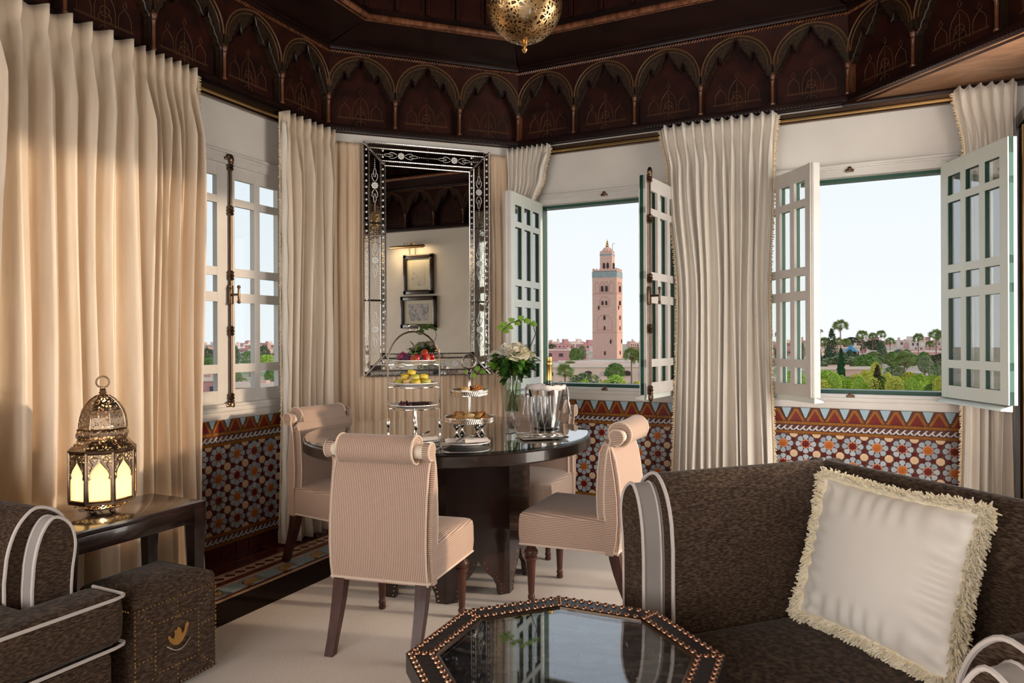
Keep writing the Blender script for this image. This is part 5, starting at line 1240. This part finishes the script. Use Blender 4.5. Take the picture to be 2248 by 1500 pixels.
# ================================================================ outside: minaret, old city and palm garden
GZ = -10.2
def at(px, d): return W((px - 1124) / 1541.0 * d, d)      # bearing (as image column) and distance -> plan
def hz(py, d): return EYE - (py - 748) * d / 1541.0
o = MB().b2((-900, -60, GZ - 1), (900, 1900, GZ)).build('ground', mat('dusty_ground', (.52, .38, .30), .95, c2=(.22, .26, .10), scale=.05, detail=6, ramp=(.45, .62)), None, 0); struct(o, 'dusty pink ground with patches of green beyond the windows', 'ground')
m_stone = mat('pink_sandstone', (.74, .47, .37), .9, c2=(.66, .40, .31), scale=.9, detail=6, bump=.4, bscale=3, bdist=.1); m_stoned = mat('stone_shadow', (.05, .03, .028), .9); m_turq = mat('turquoise_tile_band', (.22, .32, .31), .5, c2=(.34, .36, .33), scale=1.2, ramp=(.45, .55)); m_gold = mat('gilt_copper', (.55, .33, .10), .3, 1.0)
dm = 440.0; mx, my = at(1334, dm); pxm = dm / 1541.0
mi = thing('minaret', 'tall pink stone minaret rising above the old city', 'tower', (mx, my, GZ), YAW - D(21.8))
S = 15.4; h1 = hz(612, dm) - GZ; h0 = hz(597, dm) - GZ
b = MB(); b.box((0, 0, h1 / 2), (S, S, h1)); b.box((0, 0, h0 - .2), (S * .97, S * .97, .8)); b.build('shaft', m_stone, mi, 0)
b = MB(); zb = hz(606, dm) - GZ; b.box((0, 0, zb), (S + .25, S + .25, 3.6)); b.build('tile_band', m_turq, mi, 0)
zt_ = hz(602, dm) - GZ + .9
me_mm = MB().prism([(-.85, 0), (-.85, .7), (-.5, .7), (-.5, 1.25), (-.2, 1.25), (-.2, 1.8), (.2, 1.8), (.2, 1.25), (.5, 1.25), (.5, .7), (.85, .7), (.85, 0)], -.3, .3, 'y').mesh('merlon', m_stone, 0)
for k in range(4):
    for i in range(8):
        u = -S / 2 + S * (i + .5) / 8; a = k * PI / 2; place('merlon', me_mm, mi, (u * math.cos(a) + (S / 2 - .3) * math.sin(a), u * math.sin(a) - (S / 2 - .3) * math.cos(a), zt_), (0, 0, a))
def archwin(w, h, th=.5): return MB().prism([(-w / 2, 0), (-w / 2, h * .62)] + [(w / 2 * -math.cos(q), h * .62 + h * .38 * math.sin(q)) for q in [PI * i / 8 for i in range(1, 8)]] + [(w / 2, h * .62), (w / 2, 0)], -th, .12, 'y').mesh('arched_window', m_stoned, 0)
aw1, aw2, aw3 = archwin(1.3, 3.6), archwin(1.1, 2.6), archwin(.8, 2.4)
for k in range(4):
    a = k * PI / 2; fr = Matrix.Rotation(a, 4, 'Z')
    def fp(u, py): v = fr @ Vector((u, -S / 2, hz(py, dm) - GZ)); return v[:]
    for (me, u, py) in ((aw1, -1.35, 643), (aw1, 1.35, 643), (aw2, -1.2, 672), (aw2, 1.2, 672), (aw2, 0, 704), (aw3, 0, 726), (aw3, .2, 780), (aw3, -3.6, 682), (aw3, 3.9, 755)):
        place('arched_window', me, mi, fp(u, py), (0, 0, a))
    b = MB()
    for u, py, w, h in ((-1.3, 646, 1.3, 7), (1.3, 646, 1.3, 7), (-4.5, 646, 1.3, 7), (4.5, 646, 1.3, 7), (0, 676, 3.0, 6.5), (0, 726, 4.6, 9.5)):
        z = hz(py, dm) - GZ; b.tube([(u - w, -S / 2 - .05, z), (u - w, -S / 2 - .05, z + h * .5)] + [(u - w * math.cos(q), -S / 2 - .05, z + h * .5 + h * .5 * math.sin(q)) for q in [PI * i / 10 for i in range(1, 10)]] + [(u + w, -S / 2 - .05, z + h * .5), (u + w, -S / 2 - .05, z)], .16, 4, True)
    for py in (647, 730): z = hz(py, dm) - GZ; b.b2((-S / 2, -S / 2 - .12, z - .5), (S / 2, -S / 2, z - .2))
    o = b.build('blind_arcade', mat('carved_stone', (.58, .34, .26), .9) if k == 0 else bpy.data.materials['carved_stone'], mi, 0); o.rotation_euler = (0, 0, a)
S2 = 7.6; z2a, z2b = h0, hz(557, dm) - GZ
ln = MB().box((0, 0, (z2a + z2b) / 2), (S2, S2, z2b - z2a)).build('lantern_storey', m_stone, mi, 0)
MB().box((0, 0, hz(562, dm) - GZ), (S2 + .2, S2 + .2, 1.0)).build('lantern_tile_band', m_turq, ln, 0)
for k in range(4):
    a = k * PI / 2
    for u in (-1.2, 1.2): place('arched_window', aw1, ln, (u * math.cos(a) + S2 / 2 * math.sin(a), u * math.sin(a) - S2 / 2 * math.cos(a), hz(592, dm) - GZ), (0, 0, a))
    for i in range(5): u = -S2 / 2 + S2 * (i + .5) / 5; place('merlon', me_mm, ln, (u * math.cos(a) + (S2 / 2 - .2) * math.sin(a), u * math.sin(a) - (S2 / 2 - .2) * math.cos(a), z2b), (0, 0, a), (.7, .7, .6))
b = MB(); rows = []
for j in range(9):
    t = j / 8; rows.append([(3.4 * math.cos(t * PI / 2 * .98) * (1 + .07 * math.cos(16 * q)) * math.cos(q), 3.4 * math.cos(t * PI / 2 * .98) * (1 + .07 * math.cos(16 * q)) * math.sin(q), z2b + 3.9 * math.sin(t * PI / 2)) for q in [2 * PI * i / 64 for i in range(64)]])
b.sheet(rows, closed=True); b.build('ribbed_dome', m_stone, mi)
b = MB()
for z, r in ((4.6, 1.15), (6.3, .8), (7.5, .5), (8.4, .25)): b.ball((0, 0, z2b + z), r, 12, 8)
b.tube([(0, 0, z2b + 3.6), (0, 0, z2b + 9)], .12, 6); b.build('gilt_finial', m_gold, mi)
b = MB(); b.tube([(S2 * .42, S2 * .1, z2b), (S2 * .42, S2 * .1, z2b + 6)], .12, 5); b.tube([(S2 * .42, S2 * .1, z2b + 5.6), (S2 * .42 + 1.6, S2 * .1, z2b + 6)], .1, 5); b.build('flag_pole', m_stoned, mi)

# houses
cols_h = [(.68, .43, .36), (.62, .36, .32), (.74, .56, .46), (.80, .66, .57), (.56, .29, .28), (.72, .52, .46)]
m_h = [mat('house_wall_%d' % i, c, .9, c2=tuple(v * .86 for v in c), scale=.3) for i, c in enumerate(cols_h)]; m_hw = mat('dark_window', (.06, .05, .06), .4); m_roofp = mat('pale_roof', (.72, .60, .52), .9)
rh = random.Random(77)
def house(name, label, cat, px0, px1, py0, d, mi_, py1=None, rz=None, windows=3, depth=None, group=None, arches=False):
    """py0 roof line row, built down to the ground"""
    (xa, ya), (xb, yb_) = at(px0, d), at(px1, d); L = math.dist((xa, ya), (xb, yb_)); h = hz(py0, d) - GZ; dp = depth or L * .5
    t = thing(name, label, cat, ((xa + xb) / 2, (ya + yb_) / 2, GZ), YAW + (rz or 0), group)
    b = MB(); b.b2((-L / 2, 0, 0), (L / 2, dp, h)); b.b2((-L * .18, dp * .3, h), (L * .12, dp * .7, h + min(3, h * .22))); b.build('wall', m_h[mi_], t, 0)
    b = MB(); e = max(.25, d * .0006)
    for p, q in (((-L / 2 - e, -e, h - e), (L / 2 + e, e, h + 2 * e)), ((-L / 2 - e, dp - e, h - e), (L / 2 + e, dp + e, h + 2 * e)), ((-L / 2 - e, 0, h - e), (-L / 2 + e, dp, h + 2 * e)), ((L / 2 - e, 0, h - e), (L / 2 + e, dp, h + 2 * e))): b.b2(p, q)
    b.build('parapet', m_roofp, t, 0)
    if windows:
        ww = min(L / windows * .35, 1.6 + d * .002); wh = min(h * .3, 2.2 + d * .002); me = archwin(ww, wh, .3) if arches else MB().b2((-ww / 2, -.12, 0), (ww / 2, .2, wh)).mesh('window', m_hw, 0)
        for i in range(windows): place('window', me, t, (-L / 2 + L * (i + .5) / windows, 0, h - wh * 1.9))
    return t
house('long_pink_building', 'long low pink building with dark openings behind the palms', 'building', 1948, 2100, 777, 330, 1, windows=7)
house('pink_house', 'pink walled house left of the blue awning', 'building', 1826, 1872, 768, 340, 0, windows=3)
house('pink_house', 'orange-pink house just behind the blue awning', 'building', 1872, 1888, 765, 320, 2, windows=2)
house('garden_wall', 'low pink garden wall running behind the bright shrubs', 'wall', 1770, 1925, 813, 175, 0, windows=0, depth=1.0)
house('flat_building', 'broad beige terrace building with an arch at the foot of the minaret', 'building', 1185, 1440, 806, 190, 2, windows=6, depth=10, arches=True)
house('flat_building', 'pale flat roofed building stepping up behind the terrace building', 'building', 1230, 1460, 797, 290, 3, windows=5, depth=12)
house('red_house', 'deep pink house with a round white dish left of the minaret', 'building', 1195, 1268, 770, 380, 4, windows=3, depth=20)
house('red_house', 'dark pink house between the deep pink house and the minaret', 'building', 1262, 1290, 776, 350, 1, windows=2)
house('red_house', 'terracotta house low in the left closed window', 'building', 430, 476, 832, 130, 4, windows=2)
house('red_house', 'terracotta terrace wall low in the right half of the left window', 'building', 500, 625, 846, 120, 0, windows=3)
t = thing('awning', 'blue pointed awning among the palms', 'awning', (*at(1868, 300), hz(775, 300))); b = MB(); b.lathe([(3.2, 0), (1.2, 1.4), (0, 3.0)], 8); b.build('canopy', mat('blue_canvas', (.06, .25, .42), .7), t, 0)
MB().tube([(0, 0, GZ - hz(775, 300)), (0, 0, 2.9)], .12, 6).build('mast', m_stoned, t)
me_h = []
for k in range(5):
    b = MB(); b.b2((-.5, 0, 0), (.5, .8, 1)); b.b2((-.5, -.03, .96), (.5, .03, 1.05)); b.b2((.1, .2, 1), (.4, .6, 1.25 + .1 * k))
    for i in range(3): b.b2((-.38 + i * .3, -.02, .45), (-.26 + i * .3, .02, .75), 1)
    me_h.append(b.mesh('city_house', [m_h[k], m_hw], 0))
taken = []
for i in range(260):
    d = rh.uniform(480, 1500); px = rh.uniform(1170, 2110) if i % 8 else rh.uniform(430, 640); px = px if abs(px - 1335) > 70 or d > 600 else px + 150
    w = rh.uniform(9, 22); x, y = at(px, d); h = rh.uniform(4.5, 9.5) if d > 700 else rh.uniform(3, 6)
    if any(math.dist((x, y), q[:2]) < (w + q[2]) * .75 for q in taken): continue
    taken.append((x, y, w)); where = 'in the closed left window' if px < 700 else 'left of the minaret' if px < 1300 else 'right of the minaret' if px < 1480 else 'left in the garden window' if px < 1850 else 'in the middle of the garden window' if px < 1980 else 'right in the garden window'
    o = place('city_house', me_h[i % 5], None, (x, y, GZ), (0, 0, YAW + rh.uniform(-.5, .5)), (w, w, h)); lab = '%s flat roofed house %s, %s' % (['pink', 'rose', 'sand', 'pale', 'dark red'][i % 5], 'on the horizon' if d > 1000 else 'amid the city', where)
    tag(o, lab, 'building', 'old city: ' + lab)

# vegetation
def leafmat(n, c, c2): return mat(n, c, .6, c2=c2, scale=1.5, spec=.3)
v_dark = leafmat('dark_tree_green', (.085, .13, .07), (.13, .185, .085)); v_mid = leafmat('tree_green', (.13, .24, .05), (.20, .32, .07)); v_lime = leafmat('lime_shrub_green', (.33, .50, .05), (.46, .58, .09)); v_yel = leafmat('yellow_shrub', (.62, .58, .09), (.46, .52, .09)); v_olive = leafmat('olive_green', (.20, .25, .11), (.29, .32, .15)); v_cyp = leafmat('cypress_green', (.028, .095, .035), (.05, .14, .045)); v_brown = leafmat('dry_cypress_brown', (.10, .07, .04), (.065, .055, .03)); v_palm = leafmat('palm_green', (.19, .26, .07), (.31, .36, .12)); v_trunk = mat('palm_trunk', (.26, .19, .15), .9, c2=(.18, .13, .10), scale=3); v_dry = leafmat('dry_palm_skirt', (.26, .17, .07), (.18, .12, .05))
def palm_mesh(fan, seed):
    r = random.Random(seed); b = MB(); n = 44 if fan else 34
    for k in range(n):
        a = k * 2.39996; el = r.uniform(-.55, 1.25); d = Vector((math.cos(a) * math.cos(el), math.sin(a) * math.cos(el), math.sin(el)))
        if fan:
            st = d * .45; s = d.cross(Vector((0, 0, 1))).normalized(); u = s.cross(d); ro = r.uniform(-1.1, 1.1); s = s * math.cos(ro) + u * math.sin(ro)
            for q in range(9):
                f = (q - 4) / 4 * 1.15; e = (d * math.cos(f) + s * math.sin(f)); tip = st + e * r.uniform(.45, .62) - Vector((0, 0, .10 * abs(f) + .05)); w = (s * math.cos(f) - d * math.sin(f)) * .035
                m_ = st + e * .3; b.add([st[:], (m_ - w)[:], tip[:], (m_ + w)[:]], [(0, 1, 2, 3)])
            b.tube([(0, 0, 0), st[:]], .012, 3)
        else:
            pts = [d * t_ + Vector((0, 0, -.55 * t_ * t_)) for t_ in (0, .25, .5, .75, 1.0, 1.15)]; s = d.cross(Vector((0, 0, 1))).normalized()
            for i in range(1, 6):
                for q in (-1, 1):
                    for z in (0, .5):
                        p = pts[i - 1].lerp(pts[i], z); e = p + s * q * .26 + d * .13 - Vector((0, 0, .08)); b.add([p[:], (p + d * .05)[:], e[:]], [(0, 1, 2)])
            b.tube([p[:] for p in pts], .012, 3)
    return b.mesh('crown', v_palm, 0)
PM = [palm_mesh(True, 1), palm_mesh(True, 2), palm_mesh(False, 3)]; me_tr = MB().lathe([(.22, 0), (.17, .15), (.15, .6), (.14, .95), (.2, 1.0)], 8).mesh('trunk', v_trunk)
sk = MB(); 
for k in range(30):
    a = k * 2.4; sk.add([(0.1 * math.cos(a), .1 * math.sin(a), 0), (.34 * math.cos(a - .15), .34 * math.sin(a - .15), -.45), (.30 * math.cos(a), .30 * math.sin(a), -.75), (.34 * math.cos(a + .15), .34 * math.sin(a + .15), -.45)], [(0, 1, 2, 3)])
me_sk = sk.mesh('dry_skirt', v_dry, 0)
def palm(px, py, rp, lab, kind=0, R=2.3):
    d = R * 1541 / rp; x, y = at(px, d); z = hz(py, d); t = thing('palm_tree', lab, 'palm', (x, y, GZ), px, 'palms outside the windows')
    place('crown', PM[kind], t, (0, 0, z - GZ), (0, 0, 0), (R * 1.3, R * 1.3, R * 1.3)); h = z - GZ; place('trunk', me_tr, t, (0, 0, 0), (0, 0, 0), (1.2, 1.2, h)); place('dry_skirt', me_sk, t, (0, 0, h), (0, 0, 0), (R * .8, R * .8, R * .8))
for a in ((1845, 720, 15, 'tallest fan palm, above the dark green cone tree', 0), (1811, 756, 12, 'fan palm second from the opening edge left of the tallest palm', 1), (1839, 755, 11, 'lower fan palm directly under the tallest palm', 0), (1858, 756, 9, 'small fan palm just right of the tallest palm trunk', 1),
          (1893, 741, 12, 'slim fan palm above the hedge, right of the blue awning', 1), (1916, 743, 9, 'narrow fan palm between two slim palms over the pink roofs', 0), (1934, 739, 10, 'fan palm beside the bare tree', 1), (1954, 754, 9, 'short fan palm at the left end of the long pink building', 0),
          (2016, 747, 11, 'lone tall fan palm over the middle of the long pink building', 0), (2041, 761, 9, 'smaller fan palm left of the palm clump', 1), (2055, 741, 14, 'left palm of the tall clump next to the right casement', 0), (2070, 744, 14, 'right palm of the tall clump next to the right casement', 1),
          (1801, 731, 5, 'tiny distant palm standing against the sky', 0), (1708, 738, 7, 'distant palm seen through the left panes of the garden window', 1), (1716, 756, 9, 'palm seen through the panes of the garden window, nearer the curtain', 0), (1755, 762, 9, 'palm seen through the inner panes of the garden window', 1)): palm(*a)
palm(1917, 787, 17, 'drooping date palm in front of the slim palms', 2, 2.8); palm(1985, 795, 20, 'near fan palm with a thin trunk right of the brown cypress', 0, 1.9); palm(1942, 800, 11, 'small date palm by the path', 2); palm(1878, 842, 24, 'low feathery palm among the bright shrubs', 2, 2.2); palm(2008, 836, 26, 'low feathery palm near the right casement', 2, 2.2); palm(1975, 850, 20, 'lowest feathery palm at the sill of the garden window', 2, 2.0)
palm(1240, 818, 19, 'dense fan palm left of the minaret foot', 0, 2.0); palm(1252, 808, 15, 'second fan palm close behind the dense one', 1); palm(1196, 806, 16, 'fan palm beside the bottle neck, left in the minaret window', 0, 1.85); palm(1386, 781, 17, 'fan palm right of the minaret, first of three', 0, 1.95); palm(1404, 788, 17, 'middle fan palm of the three right of the minaret', 1, 1.95); palm(1414, 775, 14, 'rearmost fan palm of the three right of the minaret', 0); palm(2140, 780, 40, 'large palm seen through the right casement panes', 2, 3.4)
palm(2180, 720, 60, 'tall palm seen high through the right casement panes', 2, 3.6); palm(525, 835, 16, 'feathery palm low in the left closed window', 2, 2.0)
def foliage(name, shape, n, seed, ls, m):
    """crown of leaf blades on a unit body; shape(t) gives radius at height t"""
    r = random.Random(seed); b = MB()
    for k in range(n):
        t = r.random(); rad = shape(t) * (r.random() ** .35); a = r.uniform(0, 6.283); p = Vector((rad * math.cos(a), rad * math.sin(a), t)); d = Vector((r.gauss(0, 1), r.gauss(0, 1), r.gauss(.2, .8))).normalized(); s = d.orthogonal().normalized(); L = ls * r.uniform(.7, 1.4)
        b.add([(p - s * L * .35)[:], (p + s * L * .35)[:], (p + d * L)[:]], [(0, 1, 2)])
    return b.mesh(name, m, 0)
ball_s = lambda t: math.sqrt(max(0, .25 - (t - .5) ** 2)); cone_s = lambda t: .26 * (1 - t) ** .8 * (1 if t > .06 else .8); col_s = lambda t: .16 * math.sin(PI * min(1, t * .95 + .05)) ** .6
FM = {k: foliage('crown', ball_s, 1500, i, .085, m) for i, (k, m) in enumerate((('dark', v_dark), ('mid', v_mid), ('lime', v_lime), ('yel', v_yel), ('olive', v_olive)))}
FM['cyp'] = foliage('crown', cone_s, 2600, 8, .05, v_cyp); FM['brown'] = foliage('crown', col_s, 1800, 9, .05, v_brown); FM['dcol'] = foliage('crown', col_s, 1500, 10, .05, v_dark)
me_tk = MB().lathe([(.05, 0), (.035, .3), (.03, .6)], 7).mesh('stem', v_trunk)
def bush(px, pt, pb, wpx, d, key, lab, nm='garden_shrub', cat='shrub', grp='trees and shrubs of the garden'):
    x, y = at(px, d); z1, z0 = hz(pt, d), max(GZ, hz(pb, d)); w = wpx * d / 1541.0; t = thing(nm, lab, cat, (x, y, GZ), 0, grp)
    h = z1 - z0; k = w if key in ('dark', 'mid', 'lime', 'yel', 'olive') else w / (.52 if key == 'cyp' else .32)
    place('crown', FM[key], t, (0, 0, z0 - GZ - .02 * h), (0, 0, px), (k, k, h * 1.02)); place('stem', me_tk, t, (0, 0, 0), (0, 0, 0), (min(w, 4), min(w, 4), max(.6, (z0 - GZ) + h * .5) / .6))
bush(1846, 770, 872, 30, 120, 'cyp', 'dark green cone shaped tree standing in front of the hedge', 'cypress_tree', 'tree'); bush(1926, 806, 880, 17, 105, 'brown', 'dry brown column cypress at the middle of the garden window', 'cypress_tree', 'tree')
for a in ((1798, 766, 812, 13, 230, 'dcol', 'dark column tree left behind the garden wall'), (1818, 762, 812, 18, 240, 'dcol', 'broad dark column tree behind the garden wall'), (1826, 726, 800, 20, 280, 'dcol', 'tall dark conifer left of the tallest palm'), (1866, 772, 806, 16, 260, 'dark', 'small dark round tree in front of the blue awning')): bush(*a, nm='conifer_tree', cat='tree')
for a in ((1850, 786, 816, 100, 215, 'olive', 'grey green clipped hedge mass behind the cone tree'), (1900, 784, 816, 50, 205, 'mid', 'fresh green tree at the right end of the hedge'), (1742, 818, 880, 60, 110, 'lime', 'lime green shrub seen through the panes of the garden window'), (1815, 818, 885, 62, 100, 'lime', 'largest lime green shrub at the left of the garden opening'), (1790, 826, 880, 40, 95, 'mid', 'green shrub at the very left of the garden opening'), (1880, 826, 880, 40, 120, 'yel', 'yellow shrub between the cone tree and the low palm'), (1900, 818, 866, 34, 130, 'yel', 'yellow green shrub left of the brown cypress'), (1922, 800, 850, 26, 150, 'yel', 'tall yellow shrub behind the brown cypress'),
          (1946, 826, 880, 44, 115, 'lime', 'lime shrub right of the brown cypress'), (1965, 808, 845, 46, 170, 'olive', 'olive bush under the near fan palm'), (1995, 822, 866, 36, 130, 'yel', 'yellow shrub right of the near fan palm'), (2020, 828, 880, 40, 115, 'lime', 'lime shrub near the right of the garden opening'), (2045, 848, 884, 34, 100, 'mid', 'dark green rounded bush low at the right of the opening'), (2060, 800, 850, 40, 160, 'olive', 'olive scrub at the feet of the palm clump'), (2030, 786, 822, 30, 220, 'olive', 'dusty tree in front of the long pink building'), (1990, 772, 810, 26, 260, 'olive', 'dusty tree at the middle of the long pink building'), (1935, 756, 800, 20, 270, 'dark', 'dark tree under the bare topped palm'),
          (1870, 745, 775, 60, 420, 'dark', 'band of dark trees behind the pink house'), (1920, 750, 772, 44, 440, 'dark', 'distant dark tree clump under the slim palms'), (2075, 856, 890, 40, 95, 'mid', 'green bush hidden partly by the right casement'), (1714, 760, 800, 26, 260, 'dark', 'dark tree seen through the outer panes of the garden window'), (1756, 756, 800, 22, 250, 'dark', 'dark tree seen through the inner panes of the garden window'), (2110, 800, 880, 60, 90, 'mid', 'broad green tree behind the lower casement panes on the right')): bush(*a)
for a in ((1350, 800, 836, 44, 150, 'mid', 'round green tree at the foot of the minaret'), (1285, 822, 872, 80, 125, 'olive', 'olive and yellow shrub bank under the minaret'), (1352, 826, 872, 50, 115, 'lime', 'lime shrub at the sill of the minaret window'), (1262, 766, 796, 26, 330, 'mid', 'green tree in front of the deep pink house'), (1278, 760, 790, 18, 340, 'olive', 'olive tree left against the minaret'), (1210, 757, 775, 26, 520, 'dark', 'distant dark trees left of the deep pink house'), (1400, 772, 800, 40, 330, 'olive', 'dusty trees behind the three palms')): bush(*a)
for a in ((455, 764, 800, 40, 260, 'dark', 'dark tree line in the left pane of the closed window'), (460, 784, 812, 44, 200, 'mid', 'green shrubbery in the left pane of the closed window'), (516, 758, 800, 22, 270, 'dcol', 'dark pointed tree in the middle panes of the closed window'), (548, 770, 806, 44, 230, 'mid', 'green trees in the middle panes of the closed window'), (578, 758, 796, 30, 280, 'dark', 'dark pointed trees in the right panes of the closed window'), (585, 778, 806, 50, 200, 'lime', 'light green shrubs in the right panes of the closed window'), (600, 806, 850, 40, 130, 'mid', 'green shrub by the terrace in the closed window'), (515, 806, 850, 30, 140, 'olive', 'olive shrub by the terrace in the closed window')): bush(*a)

rb = random.Random(41); tone = {'lime': 'lime green', 'yel': 'yellow', 'mid': 'fresh green', 'olive': 'olive green', 'dark': 'dark green'}
REF = [(1786, 'the left casement edge'), (1811, 'the second fan palm'), (1830, 'the tallest palm trunk'), (1846, 'the cone tree'), (1862, 'the awning mast'), (1880, 'the low feathery palm'), (1893, 'the slim fan palm'), (1908, 'the pale path'), (1926, 'the brown cypress'), (1942, 'the small date palm'), (1958, 'the short fan palm'), (1985, 'the near palm'), (2008, 'the right feathery palm'), (2030, 'the dusty tree'), (2050, 'the tall palm clump'), (2070, 'the right casement edge')]
REF2 = [(1196, 'the bottle neck'), (1222, 'the wine bucket'), (1245, 'the dense fan palm'), (1275, 'the deep pink house'), (1300, 'the shaded minaret face'), (1334, 'the minaret centre'), (1360, 'the sunlit minaret face'), (1386, 'the first of three palms'), (1412, 'the arched doorway')]
def near(px, refs, used, base):
    for x, n in sorted(refs, key=lambda q: abs(q[0] - px)):
        for w_ in (('just left of ', 'below ', 'in line with ') if px < x else ('just right of ', 'below ', 'in line with ')):
            if (base, w_ + n) not in used: used.add((base, w_ + n)); return w_ + n
used = set()
for i in range(34):
    px = 1786 + i * 8.6 + rb.uniform(-3, 3); d = rb.choice((92, 105, 120, 140)); k = rb.choice(('lime', 'yel', 'mid', 'lime', 'olive')); top = rb.uniform(822, 846)
    bush(px, top, top + 46, rb.uniform(22, 38), d, k, '%s shrub low in the garden, %s' % (tone[k], near(px, REF, used, k)))
for i in range(14):
    px = 1196 + i * 17 + rb.uniform(-4, 4); k = rb.choice(('olive', 'mid', 'yel', 'lime')); top = rb.uniform(834, 850)
    bush(px, top, top + 40, rb.uniform(22, 40), rb.choice((100, 115, 130)), k, '%s shrub on the terrace, %s' % (tone[k], near(px, REF2, used, k)))
for i in range(12):
    px = 1790 + i * 27 + rb.uniform(-6, 6); k = rb.choice(('dark', 'olive', 'dark', 'mid')); bush(px, rb.uniform(772, 784), 808, rb.uniform(24, 44), rb.choice((230, 260, 300)), k, '%s tree in the belt behind the wall, %s' % (tone[k], near(px, REF, used, 'b' + k)))
